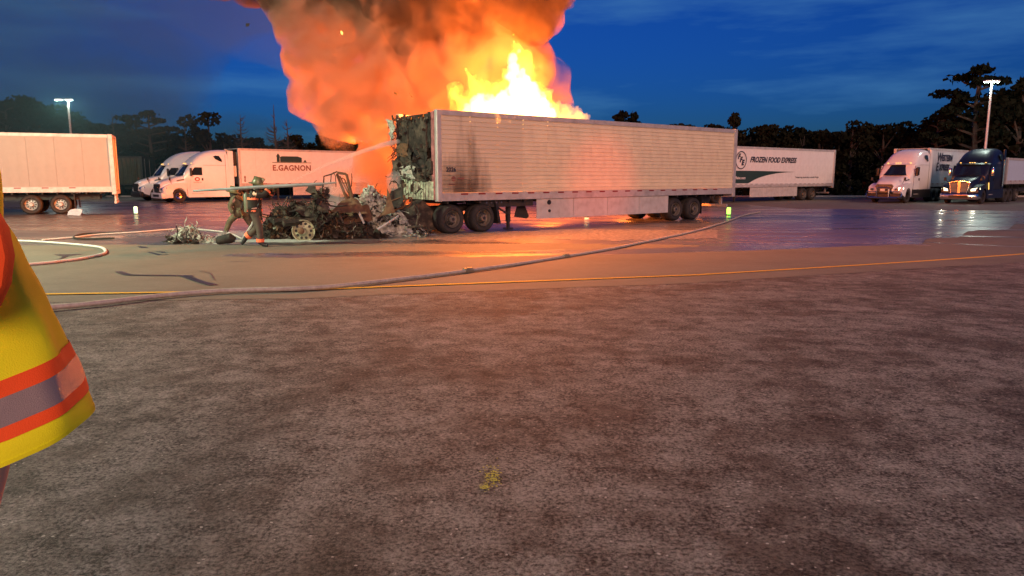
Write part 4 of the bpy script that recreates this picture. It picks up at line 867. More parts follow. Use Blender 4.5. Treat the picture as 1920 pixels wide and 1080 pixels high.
def heap(cx, cy, w, h, Y, d=1.0):   # points on a mound
    def f():
        u_ = random.gauss(0, .42); u_ = max(-1, min(1, u_)); v_ = random.uniform(-1, 1); hh = max(0, 1 - u_ * u_) * (1 - .5 * v_ * v_)
        base = P(cx + u_ * w, cy, Y + v_ * d); zt = h * hh * (.85 + .3 * noise.noise(base * 2)); return Vector((base.x, base.y, max(.03, zt * random.uniform(.35, 1.0) ** .5)))
    return f
def mound(cx, w, h, Y, d, m, name, seed):
    mb = MB(); n = 22; vs = []
    for j in range(n + 1):
        for i in range(n + 1):
            u_, v_ = -1 + 2 * i / n, -1 + 2 * j / n; b_ = P(cx + u_ * w, 440, Y + v_ * d); hh = max(0, 1 - u_ * u_) * max(0, 1 - v_ * v_); q = Vector((b_.x, b_.y, seed)); vs.append((b_.x, b_.y, h * hh ** .7 * (.8 + .5 * noise.noise(q * 1.6) + .25 * noise.noise(q * 5)) - .02))
    mb.add(vs, [(j * (n + 1) + i, j * (n + 1) + i + 1, (j + 1) * (n + 1) + i + 1, (j + 1) * (n + 1) + i) for j in range(n) for i in range(n)]); return tag(mb.build(name, m, wr), kind='stuff')
mound(700, 75, 1.45, 24.4, 1.2, M['ash'], 'ash_heap', 1); mound(556, 72, 1.0, 23.4, .9, M['char_dark'], 'charred_engine_heap', 2); mound(640, 66, .7, 23.4, 1.0, M['char'], 'charred_cab_heap', 3)
scraps(1700, heap(700, 380, 78, 1.65, 24.3, 1.1), .035, .11, M['ash'], 'melted_metal_flakes', tubes=.12, seed=2)
scraps(350, heap(705, 380, 80, 1.6, 24.3, 1.1), .04, .10, M['char_dark'], 'black_flakes', tubes=.3, seed=3)
scraps(1300, heap(556, 380, 74, 1.22, 23.5, .7), .035, .13, M['char'], 'engine_wreckage', tubes=.45, seed=4)
scraps(500, heap(558, 380, 74, 1.18, 23.5, .7), .05, .14, M['char_dark'], 'sooty_wreckage', tubes=.5, seed=5)
def front_bits():
    while True:
        px = random.uniform(500, 660)
        if 540 < px < 602 and random.random() < .93: continue
        q = P(px, 430, 22.5 + random.uniform(-.25, .3)); q.z = random.uniform(.02, .9 if px < 545 else .6) * random.random() ** .4; return q
scraps(650, front_bits, .03, .11, M['char'], 'front_wreckage', tubes=.5, seed=41)
scraps(60, front_bits, .03, .10, M['ash'], 'pale_wreckage', tubes=.3, seed=42)
scraps(200, front_bits, .04, .12, M['rust'], 'rusty_front_wreckage', tubes=.5, seed=43)
scraps(500, heap(635, 380, 66, .85, 23.2, .9), .05, .16, M['rust'], 'rusty_wreckage', tubes=.4, seed=6)
scraps(600, heap(640, 380, 80, .7, 23.0, .9), .04, .13, M['char'], 'charred_wreckage', tubes=.5, seed=7)
scraps(160, lambda: P(600 + random.gauss(0, 6), random.uniform(355, 430), 21.9 + random.uniform(-.3, .3)), .05, .13, M['char'], 'standing_wreckage', tubes=.5, seed=17)
def gscat(x0, x1, y0, y1, zmax=.12):
    def f(): q = G(random.uniform(x0, x1), random.uniform(y0, y1)); q.z += random.uniform(.01, zmax); return q
    return f
rb = lambda n, a, s1, s2, m, lab, cat_, seed, **k: tag(scraps(n, a, s1, s2, m, 'burnt_debris', parent=None, seed=seed, **k), lab, cat_)
rb(900, gscat(610, 800, 428, 446, .18), .02, .08, M['ash'], 'pale ash and melted scraps strewn under the wreck', 'debris', 21, tubes=.3, flatz=True)
rb(500, gscat(600, 820, 430, 444, .16), .02, .09, M['char'], 'black scraps strewn along the foot of the wreck', 'debris', 22, tubes=.5, flatz=True)
rb(60, gscat(640, 700, 430, 444, .1), .06, .16, M['alu_dull'], 'larger torn metal pieces beside the wreck', 'debris', 23, tubes=.3, flatz=True)
rb(400, gscat(318, 430, 446, 457, .08), .02, .07, M['ash'], 'trail of pale scraps between the firefighter and the small heap', 'debris', 24, tubes=.3, flatz=True)
rb(300, gscat(316, 370, 450, 458, .10), .03, .08, M['char_dark'], 'black scraps round the foot of the small pale heap', 'debris', 25, tubes=.5, flatz=True)
def h2():
    q = G(352 + max(-1, min(1, random.gauss(0, .45))) * 24, 452); q.y += random.uniform(-.2, .4); q.z = max(.02, .42 * (1 - abs(q.x - G(352, 452).x) / .55) * random.random() ** .5); return q
rb(420, h2, .02, .09, M['ash'], 'small pale heap of melted debris left of the firefighters', 'debris', 26, tubes=.25)
rp = MB(); q = G(735, 443); bent_plate(rp, 0, -.12, .02, .24, .2, .08, 31, n=4); o = rp.build('red_scrap', mat('red_plastic', (.5, .03, .02), .4)); o.location = q; o.rotation_euler = (.2, .1, 1.4); tag(o, 'bright red scrap of plastic lying before the wreck', 'debris')
wp_ = MB()
q = G(845, 428)
fm = MB()
def foam(mb, px0, px1, py, h, seed, hpx=5):
    n = 30; vs = []
    for j in range(7):
        for i in range(n + 1):
            px = px0 + (px1 - px0) * i / n; v = -1 + 2 * j / 6; e = math.sin(PI * i / n) ** .5; w = noise.noise(Vector((px * .05, seed, j)))
            g_ = G(px, py + v * hpx * e * (1 + .5 * w)); vs.append((g_.x, g_.y, gz(g_.x, g_.y) + .012 + h * e * max(0, 1 - v * v) * (.6 + .6 * noise.noise(Vector((px * .2, j, seed))))))
    mb.add(vs, [(j * (n + 1) + i, j * (n + 1) + i + 1, (j + 1) * (n + 1) + i + 1, (j + 1) * (n + 1) + i) for j in range(6) for i in range(n)])
foam(fm, 425, 620, 452, .02, 1, 3); foam(fm, 812, 872, 432, .08, 2, 3.5); foam(fm, 640, 720, 441, .05, 3, 3); foam(fm, 730, 820, 440, .04, 5, 3); foam(fm, 150, 215, 448, .02, 6, 2)
tag(fm.build('foam_patch', mat('fire_foam', (.50, .52, .48), .85, 0, .2, 12, dirt=(.2, .2, .18), dscale=6, damt=.6, bump=.8, bscale=30), smooth=True), 'pale foam lying on the wet ground round the wreck', 'foam', kind='stuff')

# ------------------------------------------------------------------ hoses
def smooth_path(pts, k=8):
    out = []; n = len(pts)
    for i in range(n - 1):
        p0, p1, p2, p3 = pts[max(i - 1, 0)], pts[i], pts[i + 1], pts[min(i + 2, n - 1)]
        for j in range(k):
            t = j / k; out.append(.5 * ((2 * p1) + (p2 - p0) * t + (2 * p0 - 5 * p1 + 4 * p2 - p3) * t * t + (3 * p1 - p0 - 3 * p2 + p3) * t ** 3))
    out.append(pts[-1]); return out
def hose(label, pxs, r, m, couplings=(), wob=.02, extra=()):
    pts = smooth_path([G(*p) for p in pxs] ) ; mb = MB(); q2 = []
    for i, p in enumerate(pts): q2.append(Vector((p.x + noise.noise(p * .9) * wob, p.y + noise.noise(p * .8 + Vector((5, 0, 0))) * wob, gz(p.x, p.y) + r * .8 + .012)))
    mb.tube(q2 + [Vector(e) for e in extra], r, 10, flat=.8); o = mb.build('fire_hose', m, smooth=True); tag(o, label, 'hose')
    for (px, py) in couplings:
        c = G(px, py); i = min(range(len(q2) - 1), key=lambda k: (q2[k] - c).length); d = (q2[i + 1] - q2[i]).normalized(); cb = MB(); c0 = q2[i] - d * .16
        cb.tube([c0, c0 + d * .08], r * 1.35, 12); cb.tube([c0 + d * .09, c0 + d * .14], r * 1.55, 12); cb.tube([c0 + d * .15, c0 + d * .24], r * 1.35, 12); cb.build('coupling', M['brass'], o, smooth=True)
    return o
hose('long tan fire hose crossing the lot from the yellow sleeve towards the far trailers', [(-250, 612), (110, 582), (200, 573), (310, 560), (420, 551), (560, 547), (640, 541), (760, 527), (900, 509), (1062, 484), (1200, 458), (1300, 436), (1360, 418), (1395, 405), (1425, 399)], .041, M['hose'], couplings=[(1062, 484), (886, 512)])
hose('pale hose looping back on the dry strip beside the yellow sleeve', [(-200, 452), (20, 454), (75, 456), (130, 460), (170, 464), (192, 468), (199, 474), (190, 480), (150, 489), (110, 494), (75, 498), (-100, 512)], .040, M['hose_white'])
fh = G(468, 452)
hose('white hose running straight along the wet ground to the firefighters', [(80, 452), (140, 447), (180, 442), (260, 437), (345, 431), (420, 437), (455, 450)], .032, M['hose_white'], extra=[(fh.x + .1, fh.y, .5), (fh.x + .45, fh.y - .2, 1.2), P(505, 352, 19.7)])
hose('dark hose bent in a flat loop on the wet ground', [(215, 449), (180, 450), (150, 450), (138, 447), (150, 442), (170, 440), (230, 438)], .035, M['char_dark'])

# ------------------------------------------------------------------ people
def skin_mesh(joints, edges, name, m, root=0, sub=2, parent=None):
    me = bpy.data.meshes.new(name); me.from_pydata([j[:3] for j in joints], edges, []); o = bpy.data.objects.new(name, me); C.objects.link(o)
    o.modifiers.new('s', 'SKIN'); lay = me.skin_vertices[0].data if me.skin_vertices else None
    if lay is None:
        bm = bmesh.new(); bm.from_mesh(me); bm.verts.layers.skin.verify(); bm.to_mesh(me); bm.free(); lay = me.skin_vertices[0].data
    for i, j in enumerate(joints):
        r = j[3]; lay[i].radius = (r, j[4] if len(j) > 4 else r); lay[i].use_root = (i == root)
    sb = o.modifiers.new('b', 'SUBSURF'); sb.levels = sub; sb.render_levels = sub
    bpy.context.view_layer.update(); m2 = bpy.data.meshes.new_from_object(o.evaluated_get(bpy.context.evaluated_depsgraph_get())); o.modifiers.clear(); o.data = m2; m2.materials.clear(); m2.materials.append(m); m2.name = name
    m2.polygons.foreach_set('use_smooth', [True] * len(m2.polygons))
    if parent: o.parent = parent
    return o
def lerp3(a, b, f): return tuple(a[i] + (b[i] - a[i]) * f for i in range(3))
def ring_tape(mb, a, b, f0, f1, r):   # reflective band round a limb
    a, b = Vector(a), Vector(b); mb.tube([a.lerp(b, f0), a.lerp(b, f1)], r, 14, cap=False)
def hand(mb, w, d, up, s=1.0):
    w = Vector(w); d = Vector(d).normalized(); up = Vector(up).normalized(); sd_ = d.cross(up).normalized()
    mb.tube([w, w + d * .05 * s, w + d * .09 * s], [.03 * s, .045 * s, .042 * s], 8, flat=.6)
    for k in range(4):
        o_ = sd_ * (-.033 + .022 * k) * s; l = (.065, .078, .075, .058)[k] * s; p = w + d * .085 * s + o_; mb.tube([p, p + d * l * .5 - up * .012 * s, p + d * l * .7 - up * l * .45, p + d * l * .5 - up * l * .8], .0095 * s, 6)
    p = w + d * .03 * s - sd_ * .035 * s; mb.tube([p, p - sd_ * .025 * s + d * .025 * s, p - sd_ * .02 * s + d * .055 * s - up * .02 * s], .011 * s, 6)
def person(label, org, J, coat, trou, tapes=True, helmet=True, bottle=True, rz=0, name='firefighter', cat='person', short=False, shoe=None):
    """J: dict of joints in the person's own frame"""
    t = thing(name, label, cat, org, rz)
    K = ['pelvis', 'waist', 'chest', 'neck', 'head', 'crown']
    def fig(g, extra, parts, nm, m, head=False):
        js, es, ix = [], [], {}
        def put(k, p, r, r2=None):
            ix[k] = len(js); js.append((*p, r + g, (r2 or r) + g))
        put('pelvis', J['pelvis'], .13, .15)
        if 'torso' in parts:
            put('waist', lerp3(J['pelvis'], J['chest'], .45), .12, .15); put('chest', J['chest'], .14, .18); es.extend([(ix['pelvis'], ix['waist']), (ix['waist'], ix['chest'])])
            put('base', lerp3(J['chest'], J['neck'], .7), .09, .11); es.append((ix['chest'], ix['base']))
            if head:
                put('neck', J['neck'], .055); put('head', lerp3(J['neck'], J['head'], .75), .075, .085); put('crown', J['head'], .078, .09); es.extend([(ix['base'], ix['neck']), (ix['neck'], ix['head']), (ix['head'], ix['crown'])])
            for s in 'LR':
                put('sh' + s, J['sh' + s], .068); put('el' + s, J['el' + s], .048); put('wr' + s, J['wr' + s] if not (short and nm != 'body') else lerp3(J['sh' + s], J['el' + s], .9), .032)
                es.append((ix['chest'], ix['sh' + s])); 
                if short and nm != 'body': es.append((ix['sh' + s], ix['wr' + s])); js[ix['el' + s]] = (*lerp3(J['sh' + s], J['el' + s], .4), .05, .05); es[-1] = (ix['sh' + s], ix['el' + s]); es.append((ix['el' + s], ix['wr' + s])); js[ix['wr' + s]] = (*js[ix['wr' + s]][:3], .045, .045)
                else: es.extend([(ix['sh' + s], ix['el' + s]), (ix['el' + s], ix['wr' + s])])
        if 'legs' in parts:
            for s in 'LR':
                put('hi' + s, J['hi' + s], .10); put('kn' + s, J['kn' + s], .062); put('an' + s, J['an' + s], .045); es.extend([(ix['pelvis'], ix['hi' + s]), (ix['hi' + s], ix['kn' + s]), (ix['kn' + s], ix['an' + s])])
                if nm == 'body': put('to' + s, J['to' + s], .035); es.append((ix['an' + s], ix['to' + s]))
        return skin_mesh(js, es, nm, m, 0, 2, t)
    fig(0, 0, ('torso', 'legs'), 'body', M['skin'], head=True)
    fig(.022 if short else .045, 0, ('torso',), 'coat' if not short else 'shirt', coat); fig(.025 if short else .04, 0, ('legs',), 'trousers', trou)
    for s in 'LR':
        b = MB(); an, to = Vector(J['an' + s]), Vector(J['to' + s]); kn = Vector(J['kn' + s]); up_ = (kn - an).normalized()
        b.tube([an + up_ * .14, an + up_ * .02, an.lerp(to, .35) - Vector((0, 0, .01)), to], [.072, .07, .06, .045], 10); b.build('boot', shoe or M['plastic'], t, smooth=True)
        h = MB(); d = Vector(J['wr' + s]) - Vector(J['el' + s]); hand(h, J['wr' + s], d, (0, 0, 1) if abs(d.normalized().z) < .9 else (-1, 0, 0), 1.15 if not short else 1); h.build('glove' if not short else 'hand', M['coat_tan'] if not short else M['skin'], t, smooth=True)
    if tapes:
        for s in 'LR':
            m_ = MB(); ring_tape(m_, J['kn' + s], J['an' + s], .68, .92, .108); m_.build('reflective_tape', M['neon'], t)
            m_ = MB(); ring_tape(m_, J['el' + s], J['wr' + s], .55, .75, .09); m_.build('reflective_tape', M['neon'], t)
        pe, chh = Vector(J['pelvis']), Vector(J['chest'])
        for f0, f1 in ((.0, .14), (.82, .98)):
            m_ = MB()
            a, b = pe.lerp(chh, f0), pe.lerp(chh, f1); n = 16; vs = []
            for q in (a, b):
                for i in range(n): vs.append((q.x + math.cos(2 * PI * i / n) * .20, q.y + math.sin(2 * PI * i / n) * .245, q.z))
            m_.add(vs, [(i, (i + 1) % n, n + (i + 1) % n, n + i) for i in range(n)])
            m_.build('reflective_tape', M['neon'], t)
    hd = Vector(J['head'])
    if helmet:
        b = MB(); b.lathe([(.215, -.035), (.20, -.02), (.135, .0), (.13, .05), (.105, .115), (.06, .15), (0, .165)], 20, axis='z'); b.box((-.11, -.006, .02), (.10, .006, .165))
        h = b.build('helmet', M['helmet'], t, smooth=True); h.location = hd + Vector((0, 0, .03)); h.rotation_euler = (0, .22, 0); h.scale = (1.15, .95, 1.05)
        sh = MB(); sh.prism([(.0, .0), (.06, .14), (.0, .17)], -.04, .04, axis='y'); x = sh.build('helmet_shield', M['brass'], h); x.location = (.10, 0, .0)
        hoo = MB(); hoo.lathe([(0, .12), (.09, .10), (.125, .02), (.12, -.08), (.10, -.16), (.13, -.22)], 16, axis='z', org=tuple(hd)); hoo.build('hood', M['coat'], t, smooth=True)
        mk = MB(); mk.lathe([(.03, .02), (.085, .0), (.09, -.03), (.07, -.08)], 12, axis='x', org=tuple(hd + Vector((.06, 0, -.07)))); mk.build('face_mask', M['plastic'], t, smooth=True)
    else:
        f = MB(); f.lathe([(.0, .13), (.06, .12), (.10, .06), (.105, 0), (.09, -.06)], 16, axis='z', org=tuple(hd)); f.build('hair', M['bark'], t, smooth=True)
        f = MB(); f.tube([hd + Vector((0, .09, -.02)), hd + Vector((0, .125, -.07)), hd + Vector((0, .10, -.08))], [.012, .02, .012], 6); f.lathe([(.012, 0), (0, .004)], 8, org=tuple(hd + Vector((.035, .098, -.02)))); f.lathe([(.012, 0), (0, .004)], 8, org=tuple(hd + Vector((-.035, .098, -.02)))); f.box((-.025, .085, -.125), (.025, .10, -.115)); f.build('face', M['skin'], t, smooth=True)
    if bottle:
        b = MB(); c = Vector(J['chest']).lerp(Vector(J['pelvis']), .35); bx = c + Vector(bottle if isinstance(bottle, tuple) else (-.22, 0, 0))
        b.tube([bx + Vector((0, 0, -.30)), bx + Vector((0, 0, -.27)), bx + Vector((0, 0, .20)), bx + Vector((0, 0, .26))], [.03, .085, .085, .04], 14); b.build('air_bottle', M['bottle'], t, smooth=True)
        st2 = MB(); st2.tube([Vector(J['shR']) + Vector((.05, -.08, .05)), c + Vector((.18, -.12, .1)), c + Vector((.1, -.18, -.25))], .018, 6); st2.build('harness_strap', M['plastic'], t)
    return t
q = G(492, 463)
person('firefighter in a dark coat and peaked helmet spraying water over the wreck', (q.x, q.y, q.z),
    dict(pelvis=(-.16, 0, .98), chest=(-.13, 0, 1.38), neck=(-.10, 0, 1.58), head=(-.04, 0, 1.73), shR=(-.08, -.21, 1.50), elR=(.18, -.27, 1.40), wrR=(.33, -.12, 1.62), shL=(-.10, .21, 1.50), elL=(.15, .25, 1.40), wrL=(.36, .08, 1.55),
         hiR=(-.12, -.11, .92), knR=(.0, -.13, .50), anR=(-.01, -.12, .12), toR=(.20, -.14, .05), hiL=(-.18, .11, .92), knL=(-.18, .18, .50), anL=(-.52, .24, .26), toL=(-.66, .24, .06)), M['coat'], M['trouser'])
q2_ = G(452, 441)
person('firefighter in a tan coat bending down behind the one with the peaked helmet', (q2_.x, q2_.y, q2_.z),
    dict(pelvis=(.05, 0, .80), chest=(-.05, 0, 1.12), neck=(-.10, -.02, 1.30), head=(-.16, -.03, 1.42), shR=(-.06, -.22, 1.22), elR=(-.22, -.28, .98), wrR=(-.10, -.30, .72), shL=(-.06, .20, 1.22), elL=(-.22, .26, .98), wrL=(-.05, .26, .72),
         hiR=(.0, -.12, .76), knR=(-.28, -.18, .48), anR=(-.44, -.16, .12), toR=(-.60, -.18, .05), hiL=(.08, .12, .76), knL=(.24, .16, .42), anL=(.42, .18, .12), toL=(.26, .20, .05)), M['coat_tan'], M['coat_tan'], tapes=False, helmet=True, bottle=(.24, 0, .12), name='stooping_firefighter')
nz_ = MB(); a = P(505, 353, 19.68); b = P(526, 350, 19.85); nz_.tube([a, a.lerp(b, .4), a.lerp(b, .42), b], [.03, .03, .045, .03], 10); tag(nz_.build('hose_nozzle', M['brass'], smooth=True), 'nozzle at the end of the hose held by the helmeted firefighter', 'nozzle')
pk = MB(); pk.tube([P(362, 358, 19.2), P(480, 351, 19.4), P(604, 345, 19.9)], [.028, .045, .045], 8); pk.tube([P(602, 345, 19.9), P(631, 342, 20.0)], .025, 8)
tag(pk.build('long_pole', M['pike'], smooth=True), 'long grey-blue pole carried level past the peaked helmet', 'pole')
bg_ = MB(); a = G(407, 460); bg_.tube([a + Vector((0, 0, .13)), a + Vector((.06, 0, .14)), a + Vector((.38, .05, .20)), a + Vector((.50, .06, .16))], [.09, .12, .15, .07], 14); tag(bg_.build('rolled_bundle', M['char_dark'], smooth=True), 'black rolled bundle lying on the wet ground by the trailing boot', 'bundle')

# bystander whose sleeve fills the edge of the picture
BY = .95
def PB(px, py, dy=0.0): return P(px, py, BY + dy)
sh_ = PB(-110, 245); hc = PB(-2, 792); ax = (hc - sh_).normalized()
by_x = sh_.x - .30
ey = hc + ax * .03 + Vector((-.035, 0, 0)); wr_ = ey + Vector((-.12, .10, -.22))
o3 = Vector((by_x, BY, .5)); lc = lambda v: tuple(Vector(v) - o3)
bp_ = person('bystander in a hi-vis yellow shirt whose sleeve fills the edge of the photo', tuple(o3),
    dict(pelvis=(-.06, 0, .92), chest=(0, 0, 1.28), neck=(0, 0, 1.53), head=(0, 0, 1.70), shR=lc(sh_), elR=lc(ey), wrR=lc(wr_), shL=(-.22, 0, 1.44), elL=(-.27, -.02, 1.14), wrL=(-.26, .06, .90),
         hiR=(.0, 0, .88), knR=(-.02, .02, .48), anR=(-.03, 0, .09), toR=(.0, .17, .04), hiL=(-.18, 0, .88), knL=(-.11, .02, .48), anL=(-.12, 0, .09), toL=(-.14, .17, .04)), M['cloth_yellow'], M['denim'], tapes=False, helmet=False, bottle=False, name='bystander', short=True)
# loose sleeve: rings between the shoulder and the hem
outline = [(245, -120, .075), (300, -88, .10), (365, -46, .11), (440, -4, .12), (520, 40, .125), (580, 66, .125), (640, 90, .12), (690, 114, .118), (740, 140, .116), (775, 153, .114), (800, 152, .112)]
def sleeve(name, f0, f1, off, m, nseg=30, mb=None, a0=PI, a1=3 * PI, na=56):
    mb = MB(); vs = []
    for j in range(nseg + 1):
        f = f0 + (f1 - f0) * j / nseg
        py_r = interp([(0, 245), (1, 798)], f) ; rpx = interp([(o_[0], o_[1]) for o_ in outline], py_r)
        rad = interp([(0, .10), (.35, .125), (1, .150)], f) + off
        edge = PB(rpx, py_r); side = Vector((1, 0, .22)).normalized()      # the hem tips down towards the body
        c = edge - side * (rad - off); depth = Vector((0, 1, 0)); tilt = Vector((0, .97, .13)).normalized()
        for i in range(na + 1):
            a = a0 + (a1 - a0) * i / na; w = 0.006 * f * noise.noise(Vector((math.cos(a) * 1.6, math.sin(a) * 1.6, f * 1.5))) + .0045 * f * math.sin(a * 6 + 4 * f + 2 * noise.noise(Vector((a, f * 2, 1)))) + .006 * noise.noise(Vector((math.cos(a) * 2.5 + f * 5, math.sin(a) * 2.5, f * 6 + 4)))
            vs.append(c + side * math.cos(a) * (rad + w) + tilt * math.sin(a) * (rad * .80 + w) )
    mb.add(vs, [(j * (na + 1) + i, j * (na + 1) + i + 1, (j + 1) * (na + 1) + i + 1, (j + 1) * (na + 1) + i) for j in range(nseg) for i in range(na)])
    o = mb.build(name, m, bp_, smooth=True); o.location = -o3; return o
sleeve('sleeve', 0, 1, 0, M['cloth_yellow'])
sleeve('orange_tape', .765, .812, .0018, M['cloth_orange'], 4); sleeve('reflective_tape', .812, .888, .0022, M['cloth_grey'], 4); sleeve('orange_tape', .888, .926, .0018, M['cloth_orange'], 4)
sleeve('hem_stitching', .985, 1.0, .0015, M['cloth_yellow'], 2)
ot = MB(); ring = []
for (px, py) in [(-60, 330), (-22, 390), (2, 430), (12, 480), (6, 530), (-12, 570), (-60, 600)]: ring.append(PB(px, py, -.115))
ot.tube(ring, .012, 8, flat=.5)
vsl = []
for k, p_ in enumerate(ring): vsl += [p_, p_ + Vector((-.09, .0, 0))]
ot.add(vsl, [(2 * k, 2 * k + 2, 2 * k + 3, 2 * k + 1) for k in range(len(ring) - 1)]); o = ot.build('shoulder_tape', M['cloth_orange'], bp_, smooth=True); o.location = -o3

# ------------------------------------------------------------------ glowing markers and a white sheet, added to imitate reflections on the ground
for (px, py, mm, lb_) in [(255, 402, 'beacon', 'pale glowing marker standing in for a reflection on the wet ground near the white cabs'), (1100, 407, 'beacon', 'pale glowing marker standing in for a reflection on the wet ground under the trailer skirt'), (1366, 404, 'reflection_green', 'vivid green glowing marker standing in for a reflection at the tail of the burning trailer')]:
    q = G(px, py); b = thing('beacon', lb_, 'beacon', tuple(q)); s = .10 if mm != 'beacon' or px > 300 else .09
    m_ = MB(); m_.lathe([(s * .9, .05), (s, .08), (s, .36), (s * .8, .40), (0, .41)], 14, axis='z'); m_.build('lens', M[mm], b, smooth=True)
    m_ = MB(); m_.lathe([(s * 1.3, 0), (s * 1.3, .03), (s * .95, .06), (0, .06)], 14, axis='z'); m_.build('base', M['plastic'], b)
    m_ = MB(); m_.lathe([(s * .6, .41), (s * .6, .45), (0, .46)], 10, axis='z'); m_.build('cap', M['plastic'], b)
q = G(140, 404); m_ = MB(); bent_plate(m_, 0, -.35, .0, .7, .35, .06, 3, n=4); o = m_.build('reflection_sheet', M['reflection_white']); o.location = (q.x, q.y - .1, .02); o.rotation_euler = (0, R(38), R(80)); tag(o, 'white sheet standing in for a reflection between the wheels of the orange-lit trailer', 'sheet')
#@@PART4

# ------------------------------------------------------------------ trees
random.seed(21)
def leaf_cards(mb, pts, s0, s1):
    for q in pts:
        a = random.uniform(s0, s1); e_ = Euler([random.uniform(-3, 3) for _ in range(3)]).to_matrix(); mb.add([q + e_ @ Vector(v) * a for v in ((-1, -.5, 0), (.2, -.8, .2), (1, .1, 0), (.1, .9, -.2))], [(0, 1, 2, 3)])
def crown_pts(n, clumps):
    out = []
    for _ in range(n):
        c, r, fl_ = random.choice(clumps); d = Vector([random.gauss(0, 1) for _ in range(3)]).normalized() * r * random.uniform(.35, 1.05) ** .6; d.z *= fl_; out.append(Vector(c) + d)
    return out
def tree_proto(kind, seed):
    random.seed(seed); H = 1.0; tr = MB(); cr = MB()
    if kind == 'round':
        tr.tube([(0, 0, 0), (.01, 0, .3), (-.01, .01, .6), (.0, 0, .9)], [.028, .022, .013, .004], 6); cl = []
        for k in range(16):
            z = random.uniform(.22, .95); rr = .30 * math.sin(max(.2, min(1, (z - .1) / .9)) * PI) ** .6 + .04; a = random.uniform(0, 6.28); p = (math.cos(a) * rr * random.random(), math.sin(a) * rr * random.random(), z); cl.append((p, random.uniform(.08, .15), .8)); tr.tube([(0, 0, z * .7), p], [.01, .003], 4)
        leaf_cards(cr, crown_pts(1500, cl), .016, .034)
    elif kind == 'spiky':
        tr.tube([(0, 0, 0), (.0, 0, .5), (.01, 0, 1.0)], [.022, .014, .003], 6); cl = []
        for k in range(26):
            z = .18 + .80 * (k / 26) ** .9; r = .20 * (1.05 - z) + .02; a = k * 2.4; p = (math.cos(a) * r, math.sin(a) * r, z - .02); cl.append((p, .05 + .06 * (1 - z), .45)); cl.append(((p[0] * .4, p[1] * .4, z), .05, .6)); tr.tube([(0, 0, z - .03), p], [.006, .002], 4)
        leaf_cards(cr, crown_pts(1300, cl), .012, .028)
    elif kind == 'layered':   # flat-topped pine: bare trunk, layered boughs
        tr.tube([(0, 0, 0), (.015, 0, .35), (-.01, 0, .7), (.0, 0, .95)], [.026, .02, .014, .005], 7); cl = []
        for k in range(17):
            z = .40 + .55 * k / 16; r = random.uniform(.12, .34) * (1.15 - .5 * abs(z - .7) * 2); a = k * 2.2 + random.random(); e_ = Vector((math.cos(a) * r, math.sin(a) * r, z + .02)); tr.tube([(0, 0, z - .06), e_ * .6 + Vector((0, 0, z * .35)), e_], [.010, .007, .003], 4)
            for f in (.55, .8, 1): cl.append(((e_.x * f, e_.y * f, z + .01), random.uniform(.05, .09), .38))
        cl.append(((0, 0, .95), .10, .5)); leaf_cards(cr, crown_pts(2100, cl), .011, .026)
    else:                     # dead
        tr.tube([(0, 0, 0), (.008, 0, .4), (-.004, 0, .75), (0, 0, 1.0)], [.020, .015, .009, .002], 6)
        for k in range(30):
            z = random.uniform(.42, .96); r = .26 * (1.12 - z) * random.uniform(.5, 1.2); a = random.uniform(0, 6.28); d = Vector((math.cos(a), math.sin(a) * .6, 0)); p0 = Vector((0, 0, z)); p1 = p0 + d * r * .6 + Vector((0, 0, random.uniform(-.01, .03))); p2 = p0 + d * r + Vector((0, 0, random.uniform(0, .06))); tr.tube([p0, p1, p2], [.006, .004, .0015], 4); cr_ = p1
            tr.tube([p1, p1 + d * .05 + Vector((0, 0, .04))], [.003, .001], 4)
        return tr.mesh('trunk', M['bark']), None
    return tr.mesh('trunk', M['bark']), cr.mesh('crown', M['leaf2'] if kind != 'round' else M['leaf'])
PR = {k: [tree_proto(k, 30 + i + 10 * j) for i in range(3 if k == 'round' else 2)] for j, k in enumerate(('round', 'spiky', 'layered', 'dead'))}
def tree(kind, px, ytop, Y, label, group=None, w=1.0, var=0, name='tree', zb=0.1):
    H = P(px, ytop, Y).z - zb; x = P(px, 300, Y).x; tm, cm = PR[kind][var % len(PR[kind])]
    t = thing(name, label, 'tree', (x, Y, zb), random.uniform(0, 6.28), group); inst('trunk', tm, t, sc=(H * w, H * w, H))
    if cm: inst('crown', cm, t, sc=(H * w, H * w, H))
    return t
sky_l = [(-300, 200), (0, 200), (60, 188), (110, 214), (200, 230), (260, 246), (300, 250), (420, 255), (520, 268), (600, 262), (625, 255), (700, 262), (1140, 238), (1200, 232), (1300, 236), (1400, 246), (1450, 242), (1490, 238), (1560, 240), (1620, 236), (1660, 242), (1740, 238), (1790, 215), (1850, 200), (1920, 178), (2100, 170)]
random.seed(44); i = 0; px = -260
while px < 2120:
    if not (640 < px < 740):
        k = random.choice(['round', 'round', 'round', 'spiky', 'round']); Y = random.uniform(72, 84)
        tree(k, px, interp(sky_l, px) + random.uniform(-9, 12), Y, 'dark tree crowded in the wood beyond the parked trailers', 'trees of the dark wood behind the lot', w=random.uniform(1.0, 1.35) if k == 'round' else 1.1, var=i)
    i += 1; px += random.uniform(24, 36)
tree('layered', 285, 208, 71, 'flat-topped dark tree rising above the olive trailer', w=1.15, var=0, name='pine_tree')
tree('round', 394, 216, 71, 'broad dark tree rising above the white cabs', w=1.3, var=1, name='broad_tree')
tree('spiky', 60, 178, 70, 'ragged tree top behind the dim lamp at the smoky edge', w=1.3, var=1, name='ragged_tree')
tree('layered', 20, 186, 70, 'dark ragged tree in the smoke at the far side of the lamps', w=1.2, var=1, name='ragged_tree')
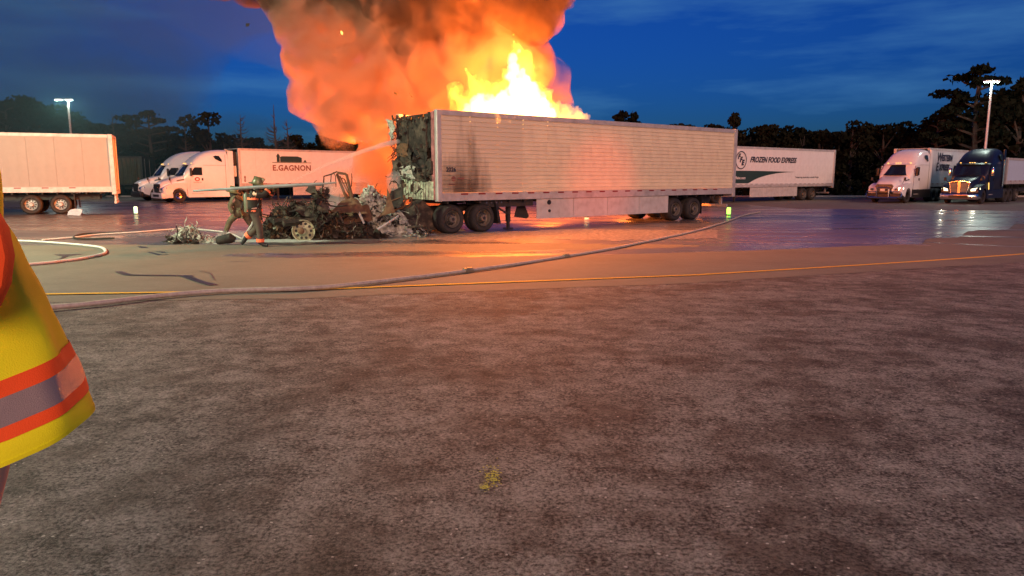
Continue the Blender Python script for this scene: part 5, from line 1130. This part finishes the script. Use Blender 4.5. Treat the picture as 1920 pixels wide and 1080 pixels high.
for (px, yt, lb_) in [(217, 212, 'thin bare tree in the smoke beside the bright twin lamp'), (455, 214, 'bare dead tree standing beyond the white cab'), (518, 196, 'tallest bare dead tree, with a straight spire above the E. GAGNON lettering'), (541, 224, 'short bare dead tree close beside the tallest one'), (350, 222, 'slender bare tree between the flat-topped and the broad tree')]:
    tree('dead', px, yt, 70, lb_, 'bare dead trees', w=1.0, var=px, name='dead_tree')
tree('round', 622, 246, 72, 'small round tree beside the edge of the orange smoke', w=1.1, var=2, name='round_tree')
tree('spiky', 1162, 206, 74, 'ragged tree top peeping over the trailer roof near the flames', w=1.2, var=0, name='ragged_tree'); tree('spiky', 1185, 208, 76, 'second ragged tree top over the trailer roof, farther from the flames', w=1.0, var=1, name='ragged_tree')
tree('round', 1366, 216, 70, 'round tree top at the rear corner of the burning trailer', w=.75, var=1, name='round_tree')
tree('layered', 1822, 124, 66, 'big tall pine with layered boughs behind the lit lamp pole', w=1.05, var=1, name='big_pine')
tree('layered', 1752, 210, 68, 'small layered pine left of the big pine', w=1.0, var=0, name='small_pine')
tree('round', 1905, 148, 64, 'broad dark tree beside the big pine at the picture edge', w=1.1, var=0, name='broad_tree')
tree('round', 1868, 176, 66, 'bushy dark tree between the big pine and the broad edge tree', w=1.2, var=2, name='bushy_tree')
tree('round', 2010, 150, 68, 'dark tree just outside the picture edge', w=1.2, var=1, name='edge_tree')
random.seed(50); wd = MB()
for _ in range(15000):
    px = random.uniform(-400, 2300); Y = random.uniform(86, 100); zt = P(px, interp(sky_l, px) + 12, Y).z; q = P(px, 300, Y); wd.add([], []) ; q.z = zt * random.random() ** .7
    a = random.uniform(.35, .85); e_ = Euler([random.uniform(-3, 3) for _ in range(3)]).to_matrix(); wd.add([q + e_ @ Vector(v) * a for v in ((-1, -.5, 0), (.2, -.8, .2), (1, .1, 0), (.1, .9, -.2))], [(0, 1, 2, 3)])
tag(wd.build('dark_wood', M['leaf']), 'dense dark wood closing off the back of the lot', 'woods', kind='stuff')
un_ = MB(); random.seed(51)
for _ in range(9000):
    x = random.uniform(-80, 110); y = random.uniform(69, 74); a = random.uniform(.12, .35); q = Vector((x, y, .1 + random.random() * (1.0 + 1.3 * noise.noise(Vector((x * .2, 0, 0))) + .6))); e_ = Euler([random.uniform(-3, 3) for _ in range(3)]).to_matrix(); un_.add([q + e_ @ Vector(v) * a for v in ((-1, -.5, 0), (.2, -.8, .2), (1, .1, 0), (.1, .9, -.2))], [(0, 1, 2, 3)])
tag(un_.build('undergrowth', M['leaf']), 'low dark undergrowth along the edge of the lot', 'undergrowth', kind='stuff')
